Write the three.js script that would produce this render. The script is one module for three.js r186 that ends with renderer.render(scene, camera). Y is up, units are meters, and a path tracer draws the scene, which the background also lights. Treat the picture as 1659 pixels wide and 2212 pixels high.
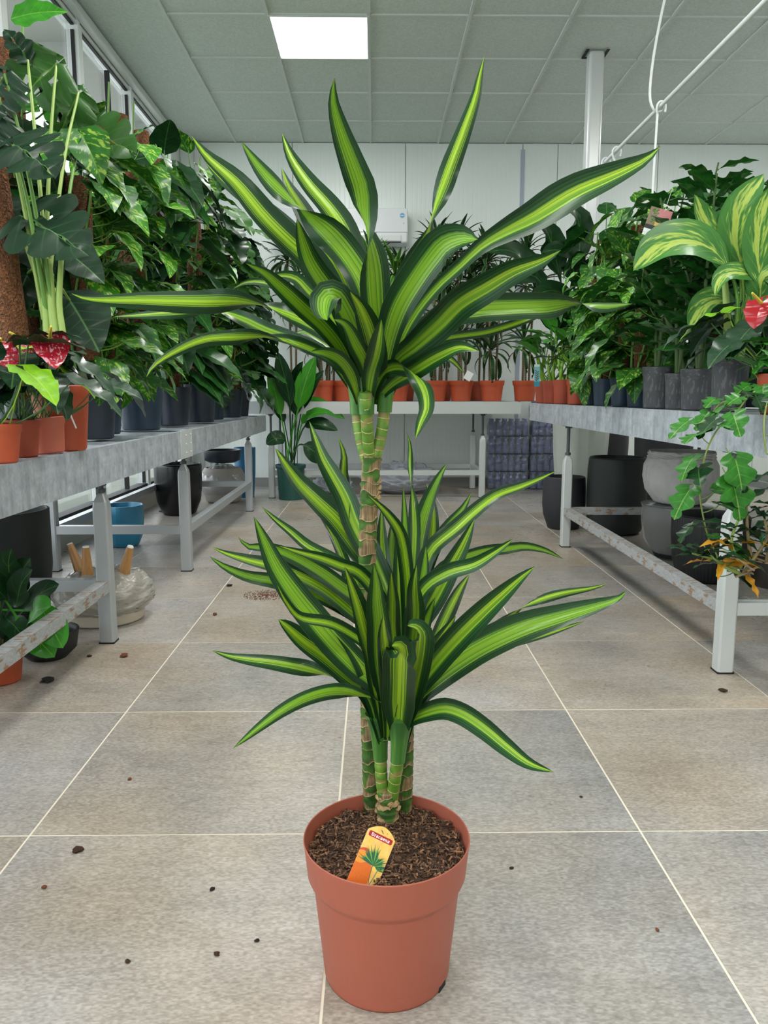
import * as THREE from 'three';
import { RoundedBoxGeometry } from 'three/addons/geometries/RoundedBoxGeometry.js';
import { mergeGeometries } from 'three/addons/utils/BufferGeometryUtils.js';
import { RectAreaLightUniformsLib } from 'three/addons/lights/RectAreaLightUniformsLib.js';

// ---------------------------------------------------------------- camera, sky, lights, exposure
const scene = new THREE.Scene();
const FPX = 1680, CAM_H = 0.8526;
const camera = new THREE.PerspectiveCamera(2 * Math.atan(1106 / FPX) * 180 / Math.PI, 1659 / 2212, 0.05, 120);
camera.position.set(0, CAM_H, 0);
camera.rotation.order = 'YXZ';
camera.rotation.set(-8.56 * Math.PI / 180, -0.76 * Math.PI / 180, 0);
camera.updateMatrixWorld(true);
const renderer = new THREE.WebGLRenderer({ antialias: true });
renderer.toneMapping = THREE.LinearToneMapping;
renderer.toneMappingExposure = 1.0;
renderer.shadowMap.enabled = true;
RectAreaLightUniformsLib.init();
scene.background = new THREE.Color().setRGB(3.7, 3.95, 4.1);          // overcast sky, seen through the windows only
const CEIL = 3.07, WALL_L = -1.72, WALL_R = 4.2, WALL_B = -7.34, WALL_F = 3.2;
const PANEL_RADIANCE = 31;
const PANELS = [[-0.322, 5.28], [-0.322, 2.88], [-0.322, 0.48], [-0.322, -1.92], [3.278, 5.28], [2.078, 2.88], [2.078, 0.48], [2.078, -1.92]];
for (const [x, d] of PANELS) {
  const l = new THREE.RectAreaLight(new THREE.Color(1, 0.985, 0.95), PANEL_RADIANCE, 0.56, 0.56);
  l.position.set(x, CEIL - 0.02, -d); l.lookAt(x, 0, -d); l.castShadow = true; scene.add(l);
}

// ---------------------------------------------------------------- helpers
const V = (x, y, z) => new THREE.Vector3(x, y, z);
function rngOf(seed) { let a = seed >>> 0; return () => { a = (a + 0x6D2B79F5) | 0; let t = Math.imul(a ^ (a >>> 15), 1 | a); t = (t + Math.imul(t ^ (t >>> 7), 61 | t)) ^ t; return ((t ^ (t >>> 14)) >>> 0) / 4294967296; }; }
const rnd = rngOf(77);
const R = (a, b) => a + (b - a) * rnd();
const clamp = (x, a = 0, b = 1) => Math.min(b, Math.max(a, x));
const sstep = (a, b, x) => { const t = clamp((x - a) / (b - a)); return t * t * (3 - 2 * t); };
const mixc = (a, b, t) => [a[0] + (b[0] - a[0]) * t, a[1] + (b[1] - a[1]) * t, a[2] + (b[2] - a[2]) * t];
const hash = (x, y, s) => { let h = Math.imul(x, 374761393) ^ Math.imul(y, 668265263) ^ Math.imul(s + 11, 2147483647 ^ 0x5bd1e995); h = Math.imul(h ^ (h >>> 13), 1274126177); h ^= h >>> 16; return (h >>> 0) / 4294967296; };
function noise(x, y, s = 0, px = 0, py = 0) {
  const xi = Math.floor(x), yi = Math.floor(y), fx = x - xi, fy = y - yi;
  const u = fx * fx * (3 - 2 * fx), v = fy * fy * (3 - 2 * fy);
  const wx = (k) => px ? ((k % px) + px) % px : k, wy = (k) => py ? ((k % py) + py) % py : k;
  const a = hash(wx(xi), wy(yi), s), b = hash(wx(xi + 1), wy(yi), s), c = hash(wx(xi), wy(yi + 1), s), d = hash(wx(xi + 1), wy(yi + 1), s);
  return a + (b - a) * u + (c - a) * v + (a - b - c + d) * u * v;
}
function fbm(x, y, s = 0, oct = 4, px = 0, py = 0) { let v = 0, a = 0.5, n = 0; for (let i = 0; i < oct; i++) { v += a * noise(x, y, s + i, px, py); n += a; x *= 2; y *= 2; px *= 2; py *= 2; a *= 0.5; } return v / n; }
function tex(w, h, fn, srgb = true, rx = 1, ry = 1) {
  const d = new Uint8Array(w * h * 4);
  for (let j = 0; j < h; j++) for (let i = 0; i < w; i++) { const c = fn((i + 0.5) / w, (j + 0.5) / h), k = (j * w + i) * 4; d[k] = clamp(c[0], 0, 255); d[k + 1] = clamp(c[1], 0, 255); d[k + 2] = clamp(c[2], 0, 255); d[k + 3] = 255; }
  const t = new THREE.DataTexture(d, w, h); t.wrapS = t.wrapT = THREE.RepeatWrapping; t.magFilter = THREE.LinearFilter; t.minFilter = THREE.LinearFilter;
  if (srgb) t.colorSpace = THREE.SRGBColorSpace; t.repeat.set(rx, ry); t.needsUpdate = true; return t;
}
const grey = (v) => [v, v, v];
const std = (o) => new THREE.MeshStandardMaterial(o);
const phys = (o) => new THREE.MeshPhysicalMaterial(o);
// a pixel of the photograph turned into a point of the place
const camQ = camera.quaternion.clone();
const ray = (px, py) => V((px - 829.5) / FPX, -(py - 1106) / FPX, -1).applyQuaternion(camQ);
function at(px, py, D) { const r = ray(px, py); return r.multiplyScalar(D / -r.z).add(camera.position); }
function onY(px, py, y) { const r = ray(px, py); return r.multiplyScalar((y - CAM_H) / r.y).add(camera.position); }
function onX(px, py, x) { const r = ray(px, py); return r.multiplyScalar(x / r.x).add(camera.position); }

const used = new Map();
function numbered(n) { const k = used.get(n) || 0; used.set(n, k + 1); return k ? `${n}_${String(k).padStart(3, '0')}` : n; }
function tag(o, label, category, group, kind) { if (label) o.userData.label = label; if (category) o.userData.category = category; if (group) o.userData.group = group; if (kind) o.userData.kind = kind; return o; }
function thing(name, label, category, pos, group) { const g = new THREE.Group(); g.name = numbered(name); if (pos) g.position.copy(pos); scene.add(g); return tag(g, label, category, group); }
function structure(name, geo, mat) { const g = geo ? new THREE.Mesh(geo, mat) : new THREE.Group(); g.name = name; if (geo) g.castShadow = g.receiveShadow = true; g.userData.kind = 'structure'; scene.add(g); return g; }
function part(parent, name, geo, mat, label) { const m = new THREE.Mesh(geo, mat); m.name = name; m.castShadow = m.receiveShadow = true; if (label) m.userData.label = label; (parent || scene).add(m); return m; }
function solo(name, geo, mat, label, category, pos, group) { const m = part(scene, numbered(name), geo, mat); if (pos) m.position.copy(pos); return tag(m, label, category, group); }
const ORD = ['first', 'second', 'third', 'fourth', 'fifth', 'sixth', 'seventh', 'eighth', 'ninth', 'tenth', 'eleventh', 'twelfth', 'thirteenth', 'fourteenth'];
function box(w, h, d, x = 0, y = 0, z = 0, r = 0) { const g = r ? new RoundedBoxGeometry(w, h, d, 2, r) : new THREE.BoxGeometry(w, h, d); g.translate(x, y, z); return g; }
// box whose uv are metres
function mbox(w, h, d, x = 0, y = 0, z = 0, ou = 0, ov = 0) {
  const g = new THREE.BoxGeometry(w, h, d), p = g.attributes.position, n = g.attributes.normal, u = g.attributes.uv;
  for (let i = 0; i < p.count; i++) { const X = p.getX(i), Y = p.getY(i), Z = p.getZ(i); if (Math.abs(n.getY(i)) > 0.5) u.setXY(i, X + ou, -Z + ov); else if (Math.abs(n.getX(i)) > 0.5) u.setXY(i, Z + ou, Y + ov); else u.setXY(i, X + ou, Y + ov); }
  g.translate(x, y, z); return g;
}
function lathe(pts, seg = 40) { return new THREE.LatheGeometry(pts.map(([r, y]) => new THREE.Vector2(r, y)), seg); }
// swept tube with changing radius; uv: u around, v along in metres
function sweep(points, radius, nl = 24, nr = 10, cap = true) {
  const c = new THREE.CatmullRomCurve3(points), len = c.getLength(), pos = [], uv = [], idx = [];
  const fr = c.computeFrenetFrames(nl, false);
  for (let i = 0; i <= nl; i++) {
    const t = i / nl, p = c.getPointAt(t), r = typeof radius === 'function' ? radius(t) : radius;
    for (let j = 0; j <= nr; j++) { const a = j / nr * Math.PI * 2, n = fr.normals[i].clone().multiplyScalar(Math.cos(a) * r).addScaledVector(fr.binormals[i], Math.sin(a) * r); pos.push(p.x + n.x, p.y + n.y, p.z + n.z); uv.push(j / nr, t * len); }
  }
  for (let i = 0; i < nl; i++) for (let j = 0; j < nr; j++) { const a = i * (nr + 1) + j, b = a + nr + 1; idx.push(a, a + 1, b, b, a + 1, b + 1); }
  if (cap) for (const [i, s] of [[0, 1], [nl, 0]]) { const p = c.getPointAt(i / nl), k = pos.length / 3; pos.push(p.x, p.y, p.z); uv.push(0.5, i ? len : 0); for (let j = 0; j < nr; j++) { const a = i * (nr + 1) + j; s ? idx.push(k, a + 1, a) : idx.push(k, a, a + 1); } }
  const g = new THREE.BufferGeometry(); g.setAttribute('position', new THREE.Float32BufferAttribute(pos, 3)); g.setAttribute('uv', new THREE.Float32BufferAttribute(uv, 2)); g.setIndex(idx); g.computeVertexNormals(); return g;
}

// ---------------------------------------------------------------- materials
const tFloor = tex(1536, 1536, (u, v) => {
  const cl = fbm(u * 4, v * 4, 3, 4, 4, 4), st = fbm(u * 10, v * 40, 9, 3, 10, 40), gr = fbm(u * 200, v * 420, 21, 2, 200, 420), warm = fbm(u * 4, v * 4, 33, 3, 4, 4);
  const b = 157 + (cl - 0.5) * 50 + (st - 0.5) * 14 + (gr - 0.5) * 52; const w = (warm - 0.5) * 20;
  return [b + 4 + w, b - 2 + w * 0.4, b - 9 - w * 0.4];
}, true, 1 / 1.2, 1 / 1.2);
const tFloorR = tex(512, 512, (u, v) => grey(96 + (fbm(u * 6, v * 6, 44, 4, 6, 6) - 0.5) * 70 + (fbm(u * 90, v * 140, 45, 2, 90, 140) - 0.5) * 60), false, 1 / 1.8, 1 / 1.8);
const tFloorB = tex(512, 512, (u, v) => grey(128 + (fbm(u * 90, v * 150, 51, 3, 90, 150) - 0.5) * 200), false, 1 / 0.9, 1 / 0.9);
const mTile = std({ map: tFloor, roughnessMap: tFloorR, roughness: 1.0, bumpMap: tFloorB, bumpScale: 0.0006 });
const mGrout = std({ color: 0xe2dac8, roughness: 0.85 });
const tCeil = tex(256, 256, (u, v) => mixc([196, 206, 198], [220, 228, 222], fbm(u * 64, v * 64, 5, 2, 64, 64)), true, 1 / 0.6, 1 / 0.6);
const mCeil = std({ map: tCeil, roughness: 0.9 });
const mTbar = std({ color: 0xd2d9d4, roughness: 0.55 });
const tRib = tex(512, 8, (u) => { const k = (u * 24) % 1; return grey(k < 0.1 ? 60 : 200 + 20 * noise(u * 24, 0, 3, 24)); }, false, 1, 1);
const mPanel = std({ color: 0xe6eeea, roughness: 0.3, bumpMap: tRib, bumpScale: 0.0012 });
const mWhite = std({ color: 0xdde0de, roughness: 0.5 });
const mAlu = std({ color: 0xd4d9d8, roughness: 0.45 });
const mGasket = std({ color: 0x16181a, roughness: 0.7 });
const mGlass = phys({ color: 0xffffff, transmission: 1, thickness: 0, roughness: 0.03, ior: 1.45 });
const tGalv = tex(512, 512, (u, v) => { const sp = fbm(u * 24, v * 24, 61, 3, 24, 24), dr = fbm(u * 40, v * 3, 62, 3, 40, 3), f = noise(u * 120, v * 90, 63, 120, 90); const b = 186 + (sp - 0.5) * 44 + (dr - 0.5) * 30 + (f - 0.5) * 16; return [b - 8, b, b + 7]; }, true, 2, 2);
const tGalvR = tex(256, 256, (u, v) => grey(110 + (fbm(u * 20, v * 20, 65, 3, 20, 20) - 0.5) * 110), false, 2, 2);
const mGalv = std({ map: tGalv, roughnessMap: tGalvR, roughness: 1, metalness: 0.25 });
const mSteel = std({ color: 0xadb2b4, roughness: 0.4, metalness: 0.3 });
const mPale = std({ color: 0xc9cfce, roughness: 0.4, metalness: 0.15 });
const tRust = tex(512, 512, (u, v) => { const a = fbm(u * 14, v * 44, 71, 4, 14, 44), b = fbm(u * 60, v * 90, 75, 3, 60, 90), g = 168 + (b - 0.5) * 36; const k = sstep(0.58, 0.7, a + (b - 0.5) * 0.35); return mixc([g - 4, g - 1, g], [112 + b * 40, 82 + b * 26, 60], k * 0.7); }, true, 2.2, 2.2);
const mRust = std({ map: tRust, roughness: 0.6, metalness: 0.12 });
const mBolt = std({ color: 0x555a5c, roughness: 0.45, metalness: 0.7 });

// ---------------------------------------------------------------- the room
{ // floor: slab of grout with every tile laid on it
  const X0 = WALL_L - 0.1, X1 = WALL_R + 0.1, Z0 = WALL_B - 0.1, Z1 = WALL_F + 0.1;
  const floor = structure('floor', mbox(X1 - X0, 0.12, Z1 - Z0, (X0 + X1) / 2, -0.0605, (Z0 + Z1) / 2), mGrout);
  const geos = []; for (let k = 0; k < 12; k++) { const g = mbox(0.5955, 0.012, 0.5955, 0, -0.006, 0, R(0, 1.8), R(0, 1.8)); geos.push(g); }
  const mats = [mTile]; for (const c of [0xfaf8f4, 0xfffaf2, 0xf3f4f3]) { const m = mTile.clone(); m.color.set(c); mats.push(m); }
  const gx = -0.0746, gd = 2.019;
  for (let i = -3; i <= 7; i++) for (let j = -9; j <= 9; j++) {
    const xa = Math.max(gx + i * 0.6, WALL_L), xb = Math.min(gx + (i + 1) * 0.6, WALL_R), da = Math.max(gd + j * 0.6, -WALL_F), db = Math.min(gd + (j + 1) * 0.6, -WALL_B);
    if (xb - xa < 0.02 || db - da < 0.02) continue;
    const full = xb - xa > 0.59 && db - da > 0.59;
    const g = full ? geos[Math.floor(rnd() * 12)] : mbox(xb - xa - 0.0045, 0.012, db - da - 0.0045, 0, -0.006, 0, R(0, 1.8), R(0, 1.8));
    const t = part(floor, 'tile', g, mats[Math.floor(rnd() * 4)]); t.position.set((xa + xb) / 2, 0.0006 * rnd(), -(da + db) / 2);
  }
}
{ // suspended ceiling: slab, tiles, grid
  const X0 = WALL_L - 0.1, X1 = WALL_R + 0.1, Z0 = WALL_B - 0.1, Z1 = WALL_F + 0.1;
  const ceil = structure('ceiling', box(X1 - X0, 0.1, Z1 - Z0, (X0 + X1) / 2, CEIL + 0.12, (Z0 + Z1) / 2), mWhite);
  const gx = -0.0224, gd = 4.98, full = mbox(0.598, 0.015, 0.598, 0, 0, 0);
  const lines = new Set(), rows = new Set();
  for (let i = -3; i <= 7; i++) for (let j = -14; j <= 4; j++) {
    const xa = Math.max(gx + i * 0.6, WALL_L), xb = Math.min(gx + (i + 1) * 0.6, WALL_R), da = Math.max(gd + j * 0.6, -WALL_F), db = Math.min(gd + (j + 1) * 0.6, -WALL_B);
    if (xb - xa < 0.02 || db - da < 0.02) continue;
    lines.add(i); rows.add(j);
    if (PANELS.some(([x, d]) => x > xa && x < xb && d > da && d < db)) continue;
    const g = xb - xa > 0.59 && db - da > 0.59 ? full : mbox(xb - xa, 0.015, db - da);
    part(ceil, 'ceiling_tile', g, mCeil).position.set((xa + xb) / 2, CEIL + 0.0135 + 0.002 * rnd(), -(da + db) / 2);
  }
  const run = box(0.017, 0.012, WALL_F - WALL_B, 0, 0, (WALL_F + WALL_B) / 2), tee = box(0.576, 0.011, 0.014);
  for (const i of lines) { const x = gx + i * 0.6; if (x > WALL_L + 0.02) part(ceil, 'grid_runner', run, mTbar).position.set(x, CEIL + 0.003, 0); }
  for (const i of lines) for (const j of rows) { const z = -(gd + j * 0.6), x = gx + (i + 0.5) * 0.6; if (z > WALL_B + 0.02 && z < WALL_F && x > WALL_L + 0.3 && x < WALL_R - 0.3) part(ceil, 'grid_tee', tee, mTbar).position.set(x, CEIL + 0.0035, z); }
}
const mDiffuser = std({ color: 0xffffff, emissive: 0xffffff, emissiveIntensity: 2.6, roughness: 0.6 });
PANELS.forEach(([x, d], i) => {
  const names = ['square LED ceiling panel in view above the dracaena', 'square LED ceiling panel nearer the camera, in line with the visible one', 'square LED ceiling panel above the dracaena pot', 'square LED ceiling panel behind the camera', 'square LED ceiling panel over the far right bench end', 'square LED ceiling panel over the right bench middle', 'square LED ceiling panel at the right beside the camera', 'square LED ceiling panel at the right behind the camera'];
  const t = thing('ceiling_light', names[i], 'ceiling light', V(x, CEIL, -d), 'LED panels in the ceiling grid');
  part(t, 'diffuser', box(0.575, 0.006, 0.575, 0, 0.0, 0), mDiffuser);
  part(t, 'frame', mergeGeometries([box(0.012, 0.014, 0.599, -0.2935, 0, 0), box(0.012, 0.014, 0.599, 0.2935, 0, 0), box(0.575, 0.014, 0.012, 0, 0, -0.2935), box(0.575, 0.014, 0.012, 0, 0, 0.2935)]), mTbar);
});
{ // back wall of insulated panels
  const wall = structure('wall_back', box(WALL_R - WALL_L + 0.4, CEIL + 0.2, 0.1, (WALL_R + WALL_L) / 2, CEIL / 2, WALL_B - 0.075), mWhite);
  const seams = [WALL_L, -0.72, 0.29, 1.34, 1.655, 2.56, 3.6, WALL_R];
  for (let k = 0; k < seams.length - 1; k++) {
    const a = seams[k], b = seams[k + 1];
    const g = new THREE.BoxGeometry(b - a - 0.006, CEIL, 0.025); const p = g.attributes.position, u = g.attributes.uv; for (let i = 0; i < p.count; i++) u.setXY(i, p.getX(i), p.getY(i));
    part(wall, 'wall_panel', g, mPanel).position.set((a + b) / 2, CEIL / 2, WALL_B - 0.0125);
  }
  part(wall, 'sealant_strip', box(0.035, CEIL - 0.1, 0.008, 1.34, CEIL / 2, WALL_B + 0.003), std({ color: 0xaab2c0, roughness: 0.7 }), 'bluish grey sealant strip over a panel joint');
  part(wall, 'cover_trim', box(0.05, CEIL, 0.03, -1.56, CEIL / 2, WALL_B + 0.015, 0.004), mWhite, 'white vertical cover trim');
  const bb = structure('baseboard_back', box(WALL_R - WALL_L, 0.08, 0.012, (WALL_R + WALL_L) / 2, 0.04, WALL_B + 0.006), std({ color: 0x8a8a86, roughness: 0.6 }));
}
structure('wall_right', box(0.12, CEIL + 0.2, WALL_F - WALL_B + 0.2, WALL_R + 0.06, CEIL / 2, (WALL_F + WALL_B) / 2), mWhite);
structure('wall_front', box(WALL_R - WALL_L + 0.3, CEIL + 0.2, 0.12, (WALL_R + WALL_L) / 2, CEIL / 2, WALL_F + 0.06), mWhite);
{ // glazed left wall: low kerb, head and end pier, one window per bay
  const wall = structure('wall_left', mbox(0.14, 0.13, WALL_F - WALL_B + 0.1, WALL_L - 0.07, 0.065, (WALL_F + WALL_B) / 2), std({ color: 0xa9a59a, roughness: 0.85 }));
  part(wall, 'head', box(0.14, 0.2, WALL_F - WALL_B + 0.1, WALL_L - 0.07, CEIL + 0.07, (WALL_F + WALL_B) / 2), mAlu);
  part(wall, 'end_pier', box(0.14, CEIL, 0.36, WALL_L - 0.07, CEIL / 2, WALL_B + 0.14), mWhite);
  const z1 = -6.96, B = 1.0; let n = 1;
  const pane = box(0.006, CEIL - 0.29, B - 0.06), post = box(0.07, CEIL - 0.17, 0.062), rail = box(0.07, 0.05, B - 0.06), low = box(0.075, 0.055, B - 0.06), gas = box(0.02, CEIL - 0.3, 0.008), gash = box(0.02, 0.009, B - 0.06);
  for (let z = z1; z < WALL_F - 0.2; z += B) {
    const w = structure('window_' + n++, null);
    w.position.set(WALL_L - 0.045, 0, z + B / 2);
    part(w, 'mullion', post, mAlu).position.set(0.01, (CEIL + 0.03) / 2, B / 2);
    part(w, 'top_rail', rail, mAlu).position.set(0, CEIL - 0.05, 0);
    part(w, 'bottom_rail', low, mGasket).position.set(0, 0.158, 0);
    part(w, 'pane', pane, mGlass).position.set(0, (CEIL + 0.08) / 2, 0);
    for (const s of [-1, 1]) part(w, 'gasket', gas, mGasket).position.set(0.012, (CEIL + 0.08) / 2, s * (B / 2 - 0.035));
    part(w, 'gasket', gash, mGasket).position.set(0.012, CEIL - 0.079, 0);
    if (n === 3) part(w, 'sliding_joint', box(0.03, CEIL - 0.3, 0.018, 0.015, (CEIL + 0.08) / 2, -0.05), mGasket);
  }
  structure('trim_1', box(0.05, 0.05, WALL_F - WALL_B, WALL_L + 0.02, CEIL - 0.03, (WALL_F + WALL_B) / 2, 0.006), mAlu);
}
{ // outside the windows
  const p = solo('pavement', box(9, 0.1, 22, WALL_L - 4.7, -0.12, -2), std({ color: 0x5c6258, roughness: 0.9 }), 'grey pavement outside the windows', 'pavement');
  p.userData.kind = 'structure';
  const a = thing('street_canopy', 'grey ribbed canopy roof outside the windows', 'canopy', V(WALL_L - 0.14, 3.14, 0));
  part(a, 'roof_sheet', box(0.8, 0.04, 13, -0.36, 0.0, -2.5), std({ color: 0xb9bab6, roughness: 0.8 }));
  for (let k = 0; k < 9; k++) part(a, 'rafter', box(0.75, 0.07, 0.05, -0.36, -0.055, -8.5 + k * 1.5), std({ color: 0xa8aaa8, roughness: 0.7 }));
  const s = thing('street_sign', 'turquoise board hanging outside the near window', 'sign', V(WALL_L - 0.55, 2.29, -4.05));
  part(s, 'board', box(0.02, 0.22, 0.5, 0, 0, 0, 0.004), std({ color: 0x49c5b4, roughness: 0.5 }));
  for (const z of [-0.2, 0.2]) part(s, 'hanger', new THREE.CylinderGeometry(0.006, 0.006, 0.62, 8).translate(0, 0.42, z), mBolt);
}
{ // column, rail, hooks
  const c = thing('steel_column', 'white tubular column standing behind the right bench', 'column', V(1.46, 0, -5.47));
  part(c, 'shaft', box(0.1, CEIL + 0.004, 0.1, 0, CEIL / 2, 0, 0.022), std({ color: 0xd2d6d6, roughness: 0.28, metalness: 0.1 }));
  part(c, 'ceiling_cutout', mergeGeometries([box(0.15, 0.004, 0.02, 0, CEIL - 0.005, -0.064), box(0.02, 0.004, 0.13, -0.066, CEIL - 0.005, 0), box(0.02, 0.004, 0.13, 0.066, CEIL - 0.005, 0)]), mGasket, 'dark gap round the column head');
  const rx = 1.43, ry = 2.272, mRod = std({ color: 0xdbe0de, roughness: 0.4 });
  const r = thing('hanging_rail', 'thin white rail running from the column toward the camera', 'rail', V(rx, ry, 0));
  part(r, 'rod', new THREE.CylinderGeometry(0.011, 0.011, 5.2, 12).rotateX(Math.PI / 2).translate(0, 0, -2.8), mRod);
  part(r, 'clamp', new THREE.TorusGeometry(0.02, 0.006, 8, 20).translate(0, 0, -5.395), mRod);
  const h = at(1426, 226, 4.12), hz = h.z;
  const w = thing('ceiling_wire', 'white bent wire hanging the rail from the ceiling', 'wire', V(rx, ry, hz));
  part(w, 'wire', sweep([V(0.01, CEIL - ry, 0.35), V(-0.03, 0.5, 0.12), V(-0.05, 0.15, 0), V(-0.045, 0.02, 0), V(-0.018, -0.02, 0), V(0.012, -0.018, 0), V(0.022, 0.008, 0.0)], 0.0065, 40, 8), mRod);
  const w2 = thing('hanger_rod', 'white rod hooked on the rail and hanging down into the pothos', 'rod', V(rx, ry, hz + 0.02));
  part(w2, 'hook', sweep([V(0.022, -0.03, 0), V(0.02, 0.01, 0), V(0.0, 0.022, 0), V(-0.018, 0.006, 0), V(-0.016, -0.04, 0)], 0.0055, 20, 8), mRod);
  part(w2, 'rod', sweep([V(-0.016, -0.04, 0), V(-0.02, -0.3, 0), V(-0.022, -0.55, 0)], 0.006, 10, 8), mRod);
  [[1308, 'white S-hook on the rail nearest the column'], [1331, 'white S-hook on the rail, second from the column']].forEach(([px, label], i) => {
    const p = onX(px, 853 - (px - 807) * 1.0, rx);
    const s = thing('s_hook', label, 'hook', V(rx, ry, p.z), 'S-hooks on the rail');
    part(s, 'hook', sweep([V(0.026, -0.03, 0), V(0.026, 0.005, 0), V(0.004, 0.024, 0), V(-0.02, 0.004, 0), V(-0.012, -0.045, 0), V(0.018, -0.085, 0), V(0.012, -0.125, 0), V(-0.014, -0.135, 0), V(-0.024, -0.11, 0)], 0.0055, 36, 8), std({ color: 0xe6eaf0, roughness: 0.35 }));
  });
}
{ // air conditioner on the back wall
  const t = thing('air_conditioner', 'white wall-mounted air conditioner with round blue sticker', 'air conditioner', V(-0.28, 2.325, WALL_B + 0.1));
  const body = phys({ color: 0xe3e7ea, roughness: 0.18, clearcoat: 0.6, clearcoatRoughness: 0.08 });
  part(t, 'body', box(1.17, 0.3, 0.195, 0, 0, 0, 0.025), body);
  part(t, 'front_panel', box(1.16, 0.2, 0.012, 0, 0.045, 0.1, 0.005), body);
  part(t, 'louver', box(1.05, 0.05, 0.012, 0, -0.105, 0.098, 0.004), mWhite);
  part(t, 'outlet_slot', box(1.05, 0.008, 0.006, 0, -0.138, 0.097), mGasket);
  part(t, 'sticker', new THREE.CylinderGeometry(0.021, 0.021, 0.002, 24).rotateX(Math.PI / 2).translate(0.535, 0.085, 0.107), std({ color: 0x6aa6cf, roughness: 0.5 }), 'round blue sticker');
  part(t, 'sticker_band', box(0.03, 0.007, 0.001, 0.535, 0.085, 0.1085), mWhite);
  part(t, 'emblem', box(0.012, 0.012, 0.002, 0.548, 0.02, 0.107), std({ color: 0xb9c1c8, roughness: 0.3 }));
}

// ---------------------------------------------------------------- benches
function legGeo(h, w = 0.05) { // square tube with a drawn-in head
  const s = w / 2, c = 0.006, ring = (y, k) => [[-s + c, -s], [s - c, -s], [s, -s + c], [s, s - c], [s - c, s], [-s + c, s], [-s, s - c], [-s, -s + c]].map(([x, z]) => [x * k, y, z * k]);
  const rows = [ring(0, 1), ring(h - 0.05, 1), ring(h - 0.03, 0.9), ring(h - 0.008, 0.5), ring(h, 0.36)], pos = [], uv = [], idx = [];
  rows.forEach((r, i) => { for (let j = 0; j <= 8; j++) { pos.push(...r[j % 8]); uv.push(j * 0.025, r[0][1]); } });
  for (let i = 0; i < rows.length - 1; i++) for (let j = 0; j < 8; j++) { const a = i * 9 + j, b = a + 9; idx.push(a, b, a + 1, b, b + 1, a + 1); }
  const k = pos.length / 3; pos.push(0, h, 0); uv.push(0, 0); for (let j = 0; j < 8; j++) idx.push((rows.length - 1) * 9 + j, k, (rows.length - 1) * 9 + j + 1);
  const g = new THREE.BufferGeometry(); g.setAttribute('position', new THREE.Float32BufferAttribute(pos, 3)); g.setAttribute('uv', new THREE.Float32BufferAttribute(uv, 2)); g.setIndex(idx);
  const f = g.toNonIndexed(); f.computeVertexNormals(); return f;
}
function bench(label, { x0, x1, d0, d1, top, band = 0.115, legs, legTop = 0.515, rails, mat = mGalv, legMat = mSteel, railMat = mSteel, skip = '' }) {
  const t = thing('plant_bench', label, 'bench', V((x0 + x1) / 2, 0, -(d0 + d1) / 2), 'metal plant benches');
  const cx = (x0 + x1) / 2, cz = -(d0 + d1) / 2, w = x1 - x0, d = d1 - d0, th = 0.004, lip = 0.018;
  for (const s of [-1, 1]) {
    part(t, 'side_panel', mergeGeometries([mbox(th, band, d, s * (w / 2 - th / 2), top - band / 2, 0), mbox(lip, th, d, s * (w / 2 - lip / 2 - th), top - th / 2, 0), mbox(lip, th, d - 0.01, s * (w / 2 - lip / 2 - th), top - band + th / 2, 0)]), mat);
    part(t, 'side_panel', mergeGeometries([mbox(w - 2 * th, band, th, 0, top - band / 2, s * (d / 2 - th / 2)), mbox(w - 2 * th, th, lip, 0, top - th / 2, s * (d / 2 - lip / 2 - th))]), mat);
  }
  part(t, 'tray', mbox(w - 0.012, 0.006, d - 0.012, 0, top - 0.012, 0), mat);
  for (const [lx, ld] of legs) {
    const g = legGeo(legTop); const l = part(t, 'leg', g, legMat); l.position.set(lx - cx, 0.004, -ld - cz);
    const rod = part(t, 'levelling_screw', mergeGeometries([new THREE.CylinderGeometry(0.009, 0.009, top - band - legTop, 10).translate(0, (top - band + legTop) / 2, 0), new THREE.CylinderGeometry(0.016, 0.016, 0.014, 6).translate(0, legTop + 0.012, 0), new THREE.CylinderGeometry(0.02, 0.02, 0.012, 6).translate(0, top - band - 0.012, 0), box(0.06, 0.006, 0.06, 0, top - band - 0.003, 0)]), mBolt);
    rod.position.set(lx - cx, 0, -ld - cz);
    part(t, 'foot', box(0.052, 0.006, 0.052, lx - cx, 0.003, -ld - cz), mGasket);
  }
  for (const [ax, ad, bx, bd, h = 0.2, m] of rails) {
    const lx = Math.abs(bx - ax), ld = Math.abs(bd - ad), g = lx > ld ? mbox(lx - 0.05, 0.04, 0.04) : mbox(0.04, 0.04, ld - 0.05);
    part(t, 'rail', g, m || railMat).position.set((ax + bx) / 2 - cx, h, -(ad + bd) / 2 - cz);
  }
  return t;
}
const LT = 0.69, RT = 0.80, BT = 0.80;
const bl1 = bench('metal plant bench at the left front, carrying the anthuriums', { x0: -1.66, x1: -0.865, d0: 0.6, d1: 3.7, top: LT, band: 0.122, legs: [[-0.925, 2.63], [-1.56, 2.63], [-0.925, 1.0], [-1.56, 1.0]], legTop: 0.52, rails: [[-0.925, 2.63, -0.925, 1.0, 0.205, mRust], [-0.925, 2.63, -1.56, 2.63, 0.205], [-1.56, 2.63, -1.56, 1.0, 0.205]] });
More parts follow.
